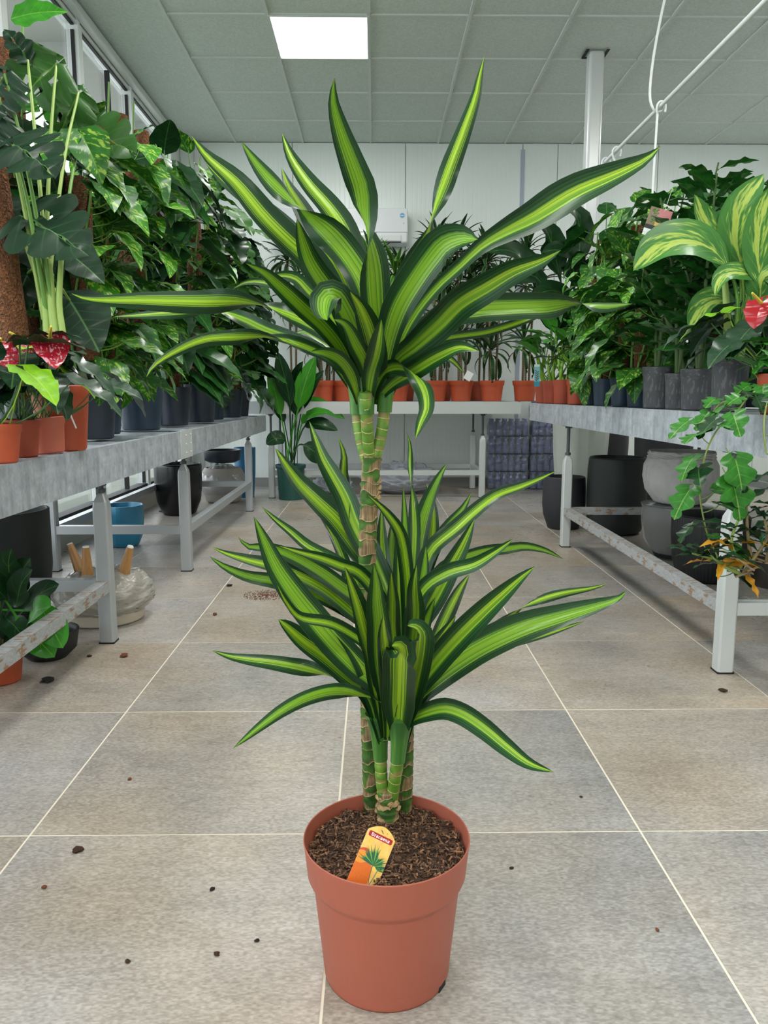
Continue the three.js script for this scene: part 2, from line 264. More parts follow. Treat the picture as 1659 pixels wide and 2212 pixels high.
{ const b = part(bl1, 'corner_bracket', mergeGeometries([box(0.004, 0.126, 0.2, 0.4, LT - 0.061, -1.452), box(0.05, 0.126, 0.004, 0.378, LT - 0.061, -1.552)]), mPale, 'white riveted corner bracket');
  const riv = new THREE.SphereGeometry(0.004, 8, 6); for (const y of [0.59, 0.63, 0.67]) for (const z of [-1.44, -1.53]) part(b, 'rivet', riv, mPale).position.set(0.402, y, z); }
bench('metal plant bench at the left, beyond the riveted corner', { x0: -1.66, x1: -0.865, d0: 3.71, d1: 6.3, top: LT, band: 0.122, legs: [[-0.915, 3.745], [-1.56, 3.745], [-0.92, 5.72], [-1.56, 5.72]], legTop: 0.52, rails: [[-0.915, 3.745, -0.92, 5.72, 0.205], [-0.915, 3.745, -1.56, 3.745, 0.205], [-1.56, 3.745, -1.56, 5.72, 0.205], [-0.92, 5.72, -1.56, 5.72, 0.205]] });
const br = bench('galvanised plant bench at the right with rusty lower rail', { x0: 1.03, x1: 1.92, d0: 1.965, d1: 5.16, top: RT, band: 0.112, legs: [[1.085, 2.31], [1.085, 4.33], [1.82, 4.33], [1.82, 2.31]], legTop: 0.515, legMat: mPale, railMat: mPale, rails: [[1.085, 2.31, 1.085, 4.33, 0.205, mRust], [1.085, 4.33, 1.82, 4.33, 0.205, mRust], [1.085, 2.31, 1.82, 2.31, 0.205, mPale], [1.82, 2.31, 1.82, 4.33, 0.205, mPale]] });
{ const b = part(br, 'corner_bracket', mergeGeometries([box(0.004, 0.114, 0.05, -0.447, RT - 0.056, 1.573), box(0.05, 0.114, 0.004, -0.424, RT - 0.056, 1.6)]), mPale, 'white riveted corner bracket'); const riv = new THREE.SphereGeometry(0.004, 8, 6); for (const y of [0.71, 0.745, 0.78]) part(b, 'rivet', riv, mPale).position.set(-0.449, y, 1.575); }
bench('pale metal bench along the back wall under the cane dracaenas', { x0: -1.02, x1: 1.2, d0: 6.38, d1: 7.26, top: BT, band: 0.1, mat: mPale, legs: [[0.905, 6.47], [0.905, 7.1], [-0.85, 6.47], [-0.85, 7.1]], legMat: mPale, railMat: mPale, rails: [[-0.85, 6.47, 0.905, 6.47, 0.21], [-0.85, 7.1, 0.905, 7.1, 0.21], [0.905, 6.47, 0.905, 7.1, 0.21]] });
bench('metal bench farther right, behind the right bench', { x0: 2.35, x1: 3.2, d0: 2.2, d1: 5.6, top: RT, band: 0.112, legs: [[2.42, 2.6], [2.42, 5.2], [3.1, 2.6], [3.1, 5.2]], legMat: mPale, railMat: mPale, rails: [[2.42, 2.6, 2.42, 5.2, 0.3], [2.42, 5.2, 3.1, 5.2, 0.3], [2.42, 2.6, 3.1, 2.6, 0.3]] });

// ---------------------------------------------------------------- leaf textures (u across the blade, v from base to tip)
function drac(seed, lime, wide) {
  return tex(128, 256, (u, v) => {
    const x = Math.abs(u - 0.5) * 2, s1 = noise(u * 26, v * 1.2, seed), s2 = noise(u * 60, v * 2.2, seed + 3), s3 = noise(u * 13, v * 0.8, seed + 5);
    let c = mixc([6, 36, 15], [18, 70, 22], s2);
    const band = sstep(wide + 0.16, wide - 0.2, x + (s1 - 0.5) * 0.34);
    const l = mixc([118, 170, 30], lime, clamp(s3 * 1.3 - 0.1));
    c = mixc(c, l, band * (0.72 + 0.28 * s2));
    const dark = sstep(0.66, 0.8, noise(u * 34, v * 0.9, seed + 8)); c = mixc(c, [38, 96, 30], dark * 0.6);
    const pale = sstep(0.8, 0.9, noise(u * 44, v * 0.7, seed + 11)) * sstep(0.95, 0.4, x); c = mixc(c, [196, 216, 120], pale * 0.55);
    c = mixc(c, [9, 46, 20], sstep(0.84, 0.97, x) * 0.7);
    const edge = sstep(0.975, 0.99, x); c = mixc(c, [120, 150, 90], edge * 0.5);
    return c;
  });
}
const leafMat = (t, o = {}) => phys({ map: t, roughness: 0.55, specularIntensity: 0.45, transmission: 0.12, thickness: 0, clearcoat: 0.2, clearcoatRoughness: 0.2, side: THREE.DoubleSide, ...o });
const mDrac = [leafMat(drac(101, [184, 212, 38], 0.47)), leafMat(drac(131, [200, 222, 58], 0.4)), leafMat(drac(171, [158, 196, 34], 0.52))];
function broad(seed, base, vein, blotch, amount, veins = 9, slope = 0.55, center = 0.04, soft = 0.06) {
  return tex(128, 192, (u, v) => {
    const x = Math.abs(u - 0.5) * 2, side = u < 0.5 ? 0 : 50, n = fbm(u * 6, v * 6, seed, 3);
    let c = mixc(base, [base[0] * 1.5, base[1] * 1.35, base[2] * 1.3], (n - 0.3) * 0.9);
    const k = ((v - x * slope * 0.35) * veins + 20) % 1, vn = sstep(0.1, 0.0, Math.abs(k - 0.5)) * (1 - x) * 0.5; c = mixc(c, vein, vn);
    if (amount) { const f = fbm((v - x * 0.3) * 20 + side, x * 5 + side, seed + 9, 3); c = mixc(c, blotch, 0.85 * sstep(1 - amount - soft, 1 - amount + soft, f + (1 - x) * center)); }
    c = mixc(c, vein, sstep(0.045, 0.015, x));
    return c;
  });
}
const mPothos = [leafMat(broad(201, [34, 92, 22], [92, 142, 48], [158, 186, 66], 0.34)), leafMat(broad(211, [26, 78, 24], [80, 130, 50], [128, 168, 52], 0.3)), leafMat(broad(221, [46, 116, 22], [112, 160, 50], [172, 198, 78], 0.38))];
const mPhilo = [leafMat(broad(231, [15, 56, 22], [64, 110, 48], null, 0)), leafMat(broad(233, [24, 76, 24], [76, 126, 50], null, 0))];
const mMonst = [leafMat(broad(241, [15, 50, 27], [84, 126, 72], null, 0, 7), { clearcoat: 0.3 }), leafMat(broad(243, [40, 92, 22], [110, 152, 62], null, 0, 7), { transmission: 0.4 })];
const mDieff = leafMat(broad(251, [62, 118, 52], [186, 206, 96], [196, 212, 98], 0.16, 12, 0.5, 0.42, 0.1));
const mZZ = leafMat(broad(255, [24, 80, 22], [74, 126, 48], null, 0, 8), { clearcoat: 0.9, clearcoatRoughness: 0.18 });
const mAnth = leafMat(broad(257, [16, 54, 28], [74, 116, 62], null, 0, 8), { clearcoat: 0.4 });
const mLime = leafMat(broad(259, [118, 176, 28], [160, 200, 70], null, 0, 8));
const mIvy = leafMat(broad(261, [36, 104, 24], [124, 164, 76], null, 0, 5));
const mFiddle = leafMat(broad(263, [13, 52, 20], [82, 126, 58], null, 0, 6));
const mYoung = leafMat(broad(265, [48, 128, 24], [112, 172, 60], null, 0, 7));
const mDarkDrac = [leafMat(tex(64, 128, (u, v) => { const x = Math.abs(u - 0.5) * 2, s = noise(u * 24, v, 281); return mixc(mixc([14, 40, 22], [38, 80, 34], s), [140, 164, 96], sstep(0.62, 0.72, x) * sstep(0.98, 0.88, x) * 0.55); })), leafMat(tex(64, 128, (u, v) => { const x = Math.abs(u - 0.5) * 2, s = noise(u * 24, v, 285); return mixc(mixc([34, 82, 30], [66, 126, 40], s), [176, 206, 84], sstep(0.5, 0.66, x) * 0.5); }))];
const mYellow = leafMat(tex(32, 32, (u, v) => mixc([214, 160, 34], [176, 120, 30], fbm(u * 5, v * 5, 291, 3))));
const mSpathe = leafMat(tex(128, 128, (u, v) => { const n = fbm(u * 22, v * 22, 295, 3); return mixc([184, 22, 44], [232, 176, 190], sstep(0.56, 0.68, n)); }), { clearcoat: 0.9, clearcoatRoughness: 0.15, transmission: 0.05 });
const mStem = std({ color: 0x5d8a35, roughness: 0.5 }), mStemPale = std({ color: 0x92ad58, roughness: 0.5 }), mStemDark = std({ color: 0x3f5a2a, roughness: 0.6 });
const mBark = std({ map: tex(64, 256, (u, v) => { const r = (v * 22 + noise(u * 4, v * 8, 301, 4) * 0.5) % 1; const n = fbm(u * 8, v * 30, 303, 3, 8); return mixc([126, 112, 84], [70, 58, 42], r < 0.16 ? 1 : n * 0.6); }, true, 1, 2.5), roughness: 0.8 });
const tCoir = tex(256, 256, (u, v) => { const a = fbm(u * 24 + fbm(u * 6, v * 6, 312, 2, 6, 6) * 5, v * 46, 311, 3), b = noise(u * 60, v * 110, 315, 60, 110); const k = clamp(a * 0.75 + b * 0.5 - 0.15); return mixc([66, 38, 20], [166, 108, 66], k); }, true, 3, 5);
const tCoirB = tex(256, 256, (u, v) => grey(255 * fbm(u * 24 + fbm(u * 6, v * 6, 312, 2, 6, 6) * 5, v * 46, 311, 3)), false, 3, 5);
const mCoir = std({ map: tCoir, bumpMap: tCoirB, bumpScale: 0.012, roughness: 0.95 });
const tSoil = tex(512, 512, (u, v) => { const a = fbm(u * 40, v * 40, 321, 4, 40, 40), b = noise(u * 150, v * 150, 325, 150, 150); return mixc([46, 31, 22], [136, 98, 70], clamp((a - 0.3) * 1.7) * 0.8 + (b > 0.86 ? 0.35 : 0)); });
const mSoil = std({ map: tSoil, roughness: 0.95 });
const mTerra = std({ color: 0xb5502f, roughness: 0.5 }), mTerra2 = std({ color: 0xa84a30, roughness: 0.55 }), mTerraPink = std({ color: 0xcf7058, roughness: 0.55 });
const mNavy = std({ color: 0x232c38, roughness: 0.36 }), mNavy2 = std({ color: 0x26384a, roughness: 0.36 }), mGreyPot = std({ map: tex(256, 256, (u, v) => { const n = fbm(u * 9, v * 9, 331, 4, 9, 9), s = fbm(u * 50, v * 50, 335, 2, 50, 50); const b = 66 + (n - 0.5) * 26 + (s > 0.66 ? 26 : 0); return [b - 2, b, b + 3]; }), roughness: 0.55 });
const mGreenPot = std({ color: 0x1f5148, roughness: 0.45 });

// ---------------------------------------------------------------- leaf shapes
// blade with its stalk, growing along +z, upper face toward +y
function leafGeo({ L = 0.16, W = 0.06, back = 0.14, e = 0.55, pw = 0.85, pl = 0.1, pr = 0.003, tilt = 0.9, bend = 0.7, fold = 0.25, ripple = 0.006, sweepf = 0.5, nl = 12, seed = 1, lobes = null }) {
  const r = rngOf(seed), pos = [], uv = [], idx = [], ph = r() * 6;
  const base = V(0, 0, pl), N = 24, mid = []; let p = base.clone();
  for (let i = 0; i <= N; i++) { const a = -tilt - bend * (i / N); mid.push([p.y, p.z, a]); p = p.clone().add(V(0, Math.sin(a) * L / N, Math.cos(a) * L / N)); }
  const spine = (t) => { if (t <= 0) return [base.y + Math.sin(-tilt) * t * L, base.z + Math.cos(tilt) * t * L, -tilt]; const f = Math.min(t, 1) * N, i = Math.min(N - 1, Math.floor(f)), k = f - i; return [mid[i][0] + (mid[i + 1][0] - mid[i][0]) * k, mid[i][1] + (mid[i + 1][1] - mid[i][1]) * k, mid[i][2] + (mid[i + 1][2] - mid[i][2]) * k]; };
  const vert = (t, x, s) => { const tt = clamp(t + sweepf * 0.25 * Math.abs(x) / L * (1 - t), -0.5, 1), [y, z, a] = spine(tt), w = Math.abs(x), up = fold * w * (1 - w / (W * 2.6)) + ripple * Math.sin(t * 17 + ph + s) * (w / W); pos.push(s * w, y + up * Math.cos(a), z - up * Math.sin(a)); uv.push(0.5 + s * 0.5 * Math.min(1, w / W), clamp((t + back) / (1 + back), 0.01, 0.99)); return pos.length / 3 - 1; };
  const half = (t) => { const s = clamp((t + back) / (1 + back)); let w = W * Math.pow(Math.max(0, Math.sin(Math.PI * Math.pow(s, e))), pw); if (lobes) w *= lobes(t); return w; };
  for (const s of [-1, 1]) {
    const rows = [];
    for (let i = 0; i <= nl; i++) { const t = -back + (1 + back) * i / nl, w = half(t), xi = t < 0 ? Math.min(w, -t * 0.55 * L * 0.8) : 0, row = []; for (let j = 0; j <= 2; j++) row.push(vert(t, s * (xi + (w - xi) * j / 2), s)); rows.push(row); }
    for (let i = 0; i < nl; i++) for (let j = 0; j < 2; j++) { const a = rows[i][j], b = rows[i][j + 1], c = rows[i + 1][j], d = rows[i + 1][j + 1]; s > 0 ? idx.push(a, c, b, b, c, d) : idx.push(a, b, c, b, d, c); }
  }
  stalk(pos, uv, idx, pl, pr);
  return done(pos, uv, idx);
}
function stalk(pos, uv, idx, pl, pr) {
  if (!pl) return;
  const k = pos.length / 3, n = 4, seg = 4; for (let i = 0; i <= n; i++) for (let j = 0; j < seg; j++) { const t = i / n, a = j / seg * Math.PI * 2; pos.push(Math.cos(a) * pr, Math.sin(a) * pr - Math.sin(t * Math.PI) * pl * 0.08, t * pl); uv.push(0.5, 0.3 + 0.1 * t); }
  for (let i = 0; i < n; i++) for (let j = 0; j < seg; j++) { const a = k + i * seg + j, b = k + i * seg + (j + 1) % seg, c = a + seg, d = b + seg; idx.push(a, b, c, b, d, c); }
}
function done(pos, uv, idx) { const g = new THREE.BufferGeometry(); g.setAttribute('position', new THREE.Float32BufferAttribute(pos, 3)); g.setAttribute('uv', new THREE.Float32BufferAttribute(uv, 2)); g.setIndex(idx); g.computeVertexNormals(); return g; }
// split-leaf blade: on each side lobes that part beyond half their reach, with an open hole near the rib
function monsteraGeo({ L = 0.26, W = 0.13, tilt = 0.2, bend = 0.5, pl = 0, pr = 0.006, n = 4, gap = 0.3, seed = 1, fold = 0.2 }) {
  const r = rngOf(seed), pos = [], uv = [], idx = [], back = 0.24, N = 24, mid = []; let p = V(0, 0, pl);
  for (let i = 0; i <= N; i++) { const a = -tilt - bend * i / N; mid.push([p.y, p.z, a]); p = p.clone().add(V(0, Math.sin(a) * L / N, Math.cos(a) * L / N)); }
  const spine = (t) => { if (t <= 0) return [-Math.sin(tilt) * t * L, pl + Math.cos(tilt) * t * L, -tilt]; const f = Math.min(t, 0.9999) * N, i = Math.floor(f), k = f - i; return [0, 1, 2].map((q) => mid[i][q] + (mid[i + 1][q] - mid[i][q]) * k); };
  const half = (t) => { const s = clamp((t + back) / (1 + back)); return W * Math.pow(Math.max(0, Math.sin(Math.PI * Math.pow(s, 0.6))), 0.62); };
  const vert = (t, q, s) => { const w = half(t) * q, fw = Math.min(0.16 * q, 1 - t), [y, z, a] = spine(t + fw * (1 - t)), up = fold * w * (1 - q * 0.5) + 0.006 * Math.sin(t * 14 + s * 2 + seed); pos.push(s * w, y + up * Math.cos(a), z - up * Math.sin(a)); uv.push(0.5 + s * 0.5 * q, clamp((t + back) / (1 + back), 0.01, 0.99)); return pos.length / 3 - 1; };
  for (const s of [-1, 1]) {
    for (let k = 0; k < n; k++) {
      const a = -back + (1 + back) * k / n, b = -back + (1 + back) * (k + 1) / n, cut = gap * (0.7 + 0.6 * r()), start = 0.5 + 0.2 * r(), hole = r() < 0.45 && k > 0 && k < n - 1, qs = [0, 0.18, 0.34, start, start + 0.1, 0.9, 1], rows = [];
      for (const q of qs) {
        const c = q <= start || k === n - 1 && false ? 0 : cut * sstep(start, 1, q) * (b - a) * 0.5, a2 = a + (k > 0 ? c : 0), b2 = b - (k < n - 1 ? c : 0), row = [];
        for (let i = 0; i <= 4; i++) { let t = a2 + (b2 - a2) * i / 4; const rnd1 = q === 1 ? 1 - 0.07 * Math.pow(Math.abs(i / 2 - 1), 2) : q; const inn = t < 0 ? Math.max(rnd1, Math.min(1, -t * 1.3)) : rnd1; row.push(vert(t, inn, s)); }
        rows.push(row);
      }
      for (let j = 0; j < qs.length - 1; j++) for (let i = 0; i < 4; i++) { if (hole && j === 1 && (i === 1 || i === 2)) continue; const A = rows[j][i], B = rows[j + 1][i], C = rows[j][i + 1], D = rows[j + 1][i + 1]; s > 0 ? idx.push(A, C, B, B, C, D) : idx.push(A, B, C, B, D, C); }
    }
  }
  stalk(pos, uv, idx, pl, pr);
  return done(pos, uv, idx);
}
// blade along any curve; face = direction the upper side looks toward; wp(t) = share of the half width
function ribbon(points, hw, { nl = 26, nc = 4, wp, face, radial, fold = 0.3, twist = null, wave = 0, camMix = 0.75, seed = 0, eye = camera.position } = {}) {
  const c = new THREE.CatmullRomCurve3(points, false, 'centripetal'), pos = [], uv = [], idx = [], up = V(0, 1, 0);
  wp = wp || ((t) => (0.42 + 0.58 * sstep(0, 0.42, t)) * (t < 0.5 ? 1 : Math.pow(Math.max(0, 1 - Math.pow((t - 0.5) / 0.5, 2.1)), 0.85)));
  for (let i = 0; i <= nl; i++) {
    const t = i / nl, p = c.getPointAt(t), T = c.getTangentAt(t).normalize();
    const toCam = eye.clone().sub(p).normalize();
    const nat = up.clone().multiplyScalar(0.85).addScaledVector(radial || V(0, 0, 0), -0.6);
    const n = (face ? face.clone() : toCam.multiplyScalar(camMix).addScaledVector(nat, 1 - camMix)); n.addScaledVector(T, -n.dot(T)).normalize();
    const a = twist ? twist(t) : 0; if (a) n.applyAxisAngle(T, a);
    const B = new THREE.Vector3().crossVectors(T, n).normalize(), w = hw * wp(t);
    for (let j = 0; j <= nc; j++) { const q = j / nc * 2 - 1, lift = fold * w * (Math.abs(q) * Math.abs(q) * 0.6 + Math.abs(q) * 0.4) + (wave ? wave * w * Math.sin(t * 15 + seed + (q > 0 ? 2 : 0)) * Math.abs(q) : 0); pos.push(p.x + B.x * q * w + n.x * lift, p.y + B.y * q * w + n.y * lift, p.z + B.z * q * w + n.z * lift); uv.push(j / nc, t * 0.98 + 0.01); }
  }
  for (let i = 0; i < nl; i++) for (let j = 0; j < nc; j++) { const a = i * (nc + 1) + j, b = a + nc + 1; idx.push(a, a + 1, b, b, a + 1, b + 1); }
  return done(pos, uv, idx);
}
const mk = (n, f) => Array.from({ length: n }, (_, i) => f(i));
const gPothos = mk(6, (i) => leafGeo({ L: 0.17 + 0.012 * i, W: 0.062 + 0.005 * (i % 3), back: 0.12, e: 0.56, pw: 0.85, pl: 0.11 + 0.015 * (i % 3), tilt: 0.55 + 0.22 * (i % 4), bend: 0.4 + 0.25 * (i % 3), fold: 0.2 + 0.1 * (i % 3), seed: 400 + i }));
const gPhilo = mk(4, (i) => leafGeo({ L: 0.22 + 0.02 * i, W: 0.088, back: 0.16, e: 0.54, pw: 0.8, pl: 0.15, pr: 0.004, tilt: 0.6 + 0.2 * i, bend: 0.5, fold: 0.22, seed: 420 + i }));
const gSplit = mk(4, (i) => monsteraGeo({ L: 0.24, W: 0.12, tilt: 0.6 + 0.15 * i, bend: 0.5, pl: 0.17, n: 4, seed: 430 + i }));
const gHeart = mk(4, (i) => leafGeo({ L: 0.12 + 0.01 * i, W: 0.05, back: 0.26, e: 0.6, pw: 0.72, pl: 0.2, pr: 0.002, tilt: 0.7 + 0.25 * i, bend: 0.6, fold: 0.25, seed: 440 + i }));
const gOval = mk(4, (i) => leafGeo({ L: 0.26 + 0.03 * i, W: 0.07, back: 0, e: 0.8, pw: 0.8, pl: 0.22, pr: 0.005, tilt: 0.2 + 0.2 * i, bend: 0.7, fold: 0.3, seed: 450 + i }));
const gZZ = mk(3, (i) => leafGeo({ L: 0.1 + 0.012 * i, W: 0.027, back: 0, e: 0.85, pw: 0.75, pl: 0.008, pr: 0.002, tilt: -0.1 + 0.15 * i, bend: 0.35, fold: 0.35, nl: 8, seed: 460 + i }));
const gFiddle = mk(3, (i) => leafGeo({ L: 0.2 + 0.02 * i, W: 0.058, back: 0, e: 1.25, pw: 0.62, pl: 0.03, pr: 0.004, tilt: -0.1 + 0.2 * i, bend: 0.6, fold: 0.25, ripple: 0.012, seed: 470 + i }));
const gIvy = mk(3, (i) => leafGeo({ L: 0.055 + 0.008 * i, W: 0.034, back: 0.25, e: 0.6, pw: 0.6, pl: 0.04, pr: 0.0012, tilt: 0.7, bend: 0.4, fold: 0.2, ripple: 0.002, nl: 16, seed: 480 + i, lobes: (t) => 0.4 + 0.6 * Math.pow(Math.abs(Math.cos((t + 0.1) * Math.PI * 1.9)), 0.8) }));
const gStrap = mk(5, (i) => { const L = 0.27 + 0.03 * (i % 3), b = 0.5 + 0.45 * i; const pts = []; let p = V(0, 0, 0); for (let k = 0; k <= 5; k++) { pts.push(p.clone()); const a = -b * k / 5; p.add(V(0, Math.sin(a) * L / 5, Math.cos(a) * L / 5)); } return ribbon(pts, 0.02, { nl: 9, nc: 2, face: V(0, 1, 0), fold: 0.35 }); });
const gSlim = mk(3, (i) => leafGeo({ L: 0.1 + 0.02 * i, W: 0.012, back: 0, e: 0.75, pw: 0.8, pl: 0, tilt: 0, bend: 0.6 + 0.3 * i, fold: 0.4, nl: 8, seed: 490 + i }));

function putLeaf(parent, geo, mat, p, az, el, roll = 0, s = 1) { const m = part(parent, 'leaf', geo, mat); m.position.copy(p); m.rotation.order = 'YXZ'; m.rotation.set(-el, az, roll); m.scale.setScalar(s); return m; }
const pick = (a) => a[Math.floor(rnd() * a.length)];

// ---------------------------------------------------------------- pots
function potGeo(rt, rb, h, rim = 0.18, out = 0.06, seg = 32) {
  const y1 = h * (1 - rim), ri = rb + (rt * (1 - out) - rb) * (1 - rim), th = rt * 0.035;
  return lathe([[0, 0], [rb * 0.93, 0], [rb, 0.006], [ri, y1 - 0.004], [ri + rt * out * 0.9, y1], [rt, h - 0.003], [rt - th * 0.4, h], [rt - th, h - 0.003], [ri - th, y1], [ri - th * 1.5, h * 0.72], [0, h * 0.7]], seg);
}
const potCache = new Map();
function pot(parent, mat, rt, rb, h, rim, out) {
  const k = [rt, rb, h, rim].join(); if (!potCache.has(k)) potCache.set(k, [potGeo(rt, rb, h, rim, out), new THREE.CylinderGeometry(rt * 0.9, rt * 0.86, h * 0.16, 24).translate(0, h * 0.8, 0)]);
  const [g, s] = potCache.get(k); const m = part(parent, 'pot', g, mat); part(parent, 'soil', s, mSoil); return m;
}
function poleGeo(r, h) { const g = new THREE.CylinderGeometry(r * 0.98, r, h, 18, Math.ceil(h / 0.05), false), p = g.attributes.position; for (let i = 0; i < p.count; i++) { const x = p.getX(i), y = p.getY(i), z = p.getZ(i), a = Math.atan2(z, x), k = 1 + 0.09 * (noise(a * 2.2 + 8, y * 14, 501) - 0.5) + 0.05 * (noise(a * 6 + 30, y * 40, 503) - 0.5); p.setXYZ(i, x * k, y, z * k); } g.translate(0, h / 2, 0); g.computeVertexNormals(); return g; }

// ---------------------------------------------------------------- the dracaena in front
const tCane = tex(256, 512, (u, v) => {
  const w = noise(u * 5, v * 20, 601, 5) * 0.7 + noise(u * 11, v * 30, 602, 11) * 0.25, q = v * 16 + w, ring = ((q % 1) + 1) % 1, cell = Math.floor(q);
  const big = fbm(u * 4, cell * 3.1, 605, 2, 4), g = sstep(0.47, 0.55, big + (ring - 0.5) * 0.3);
  const fib = noise(u * 70, v * 14, 608, 70); const tan = mixc([92, 74, 50], [176, 150, 108], fib * 0.8 + 0.1), green = mixc([38, 72, 20], [74, 118, 34], noise(u * 8, v * 40, 611, 8));
  let c = mixc(tan, green, g); c = mixc(c, [198, 170, 122], sstep(0.1, 0.03, ring) * 0.8); c = mixc(c, [52, 36, 24], sstep(0.94, 1, ring) * 0.8); return c;
}, true, 1, 1 / 0.3);
const tCaneB = tex(256, 512, (u, v) => { const w = noise(u * 5, v * 20, 601, 5) * 0.7 + noise(u * 11, v * 30, 602, 11) * 0.25, q = v * 16 + w, ring = ((q % 1) + 1) % 1; return grey(70 + 150 * ring * ring + 30 * noise(u * 70, v * 14, 608, 70)); }, false, 1, 1 / 0.3);
const tShoot = tex(128, 512, (u, v) => { const w = noise(u * 3, v * 14, 621, 3) * 0.3, q = v * 18 + w, ring = ((q % 1) + 1) % 1; let c = mixc([66, 112, 26], [138, 170, 62], noise(u * 9, v * 26, 625, 9) * 0.6 + 0.3 * ring); c = mixc(c, [206, 200, 138], sstep(0.12, 0.03, ring)); c = mixc(c, [74, 56, 34], sstep(0.95, 1, ring) * 0.75); const sc = sstep(0.68, 0.75, noise(u * 5, v * 36, 629, 5)); return mixc(c, [150, 126, 84], sc * 0.7); }, true, 1, 1 / 0.3);
const mCane = std({ map: tCane, bumpMap: tCaneB, bumpScale: 0.004, roughness: 0.75 }), mShoot = std({ map: tShoot, roughness: 0.5 });
const mHusk = std({ color: 0xa58a5f, roughness: 0.85, side: THREE.DoubleSide });
const POT = onY(835, 2085, 0);
const hero = thing('potted_dracaena', 'tall striped dracaena with two leafy crowns in a terracotta plastic pot on the aisle floor', 'potted plant', V(POT.x, 0, POT.z));
const loc = (p) => p.clone().sub(hero.position);
{
  const mP = std({ color: 0xa65b47, roughness: 0.48, bumpMap: tex(256, 256, (u, v) => grey(128 + (fbm(u * 60, v * 60, 641, 2, 60, 60) - 0.5) * 120), false, 3, 1), bumpScale: 0.0004 });
  const p = part(hero, 'pot', lathe([[0, 0.012], [0.084, 0.012], [0.086, 0], [0.0925, 0], [0.0935, 0.004], [0.0952, 0.022], [0.0947, 0.0235], [0.0953, 0.0245], [0.108, 0.146], [0.1092, 0.149], [0.1145, 0.156], [0.1165, 0.161], [0.1212, 0.2085], [0.1222, 0.2115], [0.1214, 0.2135], [0.1198, 0.2118], [0.1175, 0.19], [0.114, 0.16], [0, 0.15]], 96), mP);
  for (const a of [1.02, 2.6, 4.2]) { part(p, 'drain_notch', box(0.02, 0.008, 0.004, 0, 0.0045, 0.0925, 0.001).rotateY(a), mGasket, 'dark drainage notch'); }
  // soil
  const nr = 30, na = 90, pos = [], uv = [], idx = [];
  for (let i = 0; i <= nr; i++) for (let j = 0; j <= na; j++) { const r = 0.1168 * i / nr, a = j / na * Math.PI * 2, x = Math.cos(a) * r, z = Math.sin(a) * r; const y = 0.1925 + (fbm(x * 70 + 50, z * 70 + 50, 651, 4) - 0.5) * 0.016 + (fbm(x * 16 + 9, z * 16 + 9, 655, 2) - 0.5) * 0.02 - 0.004 * (i / nr) ** 4; pos.push(x, y, z); uv.push(x * 5, z * 5); }
  for (let i = 0; i < nr; i++) for (let j = 0; j < na; j++) { const a = i * (na + 1) + j, b = a + na + 1; idx.push(a, a + 1, b, b, a + 1, b + 1); }
  part(hero, 'soil', done(pos, uv, idx), mSoil);
  const chips = new THREE.InstancedMesh(new THREE.BoxGeometry(0.0016, 0.0012, 0.009), std({ color: 0xffffff, roughness: 0.9 }), 2600); chips.name = 'peat_fibres'; chips.userData.kind = 'stuff'; chips.castShadow = chips.receiveShadow = true;
  const o = new THREE.Object3D(), col = new THREE.Color();
  for (let k = 0; k < 2600; k++) { const r = 0.114 * Math.sqrt(rnd()), a = R(0, 6.283), x = Math.cos(a) * r, z = Math.sin(a) * r; o.position.set(x, 0.1945 + (fbm(x * 70 + 50, z * 70 + 50, 651, 4) - 0.5) * 0.016 + (fbm(x * 16 + 9, z * 16 + 9, 655, 2) - 0.5) * 0.02, z); o.rotation.set(R(-0.6, 0.6), R(0, 6.3), R(-0.6, 0.6)); o.scale.set(R(0.5, 1.6), R(0.5, 1.6), R(0.3, 1.3)); o.updateMatrix(); chips.setMatrixAt(k, o.matrix); const c = mixc([54, 36, 25], [156, 116, 84], Math.pow(rnd(), 1.7)); chips.setColorAt(k, col.set(`rgb(${c.map(Math.round).join(',')})`)); }
  hero.add(chips);
}
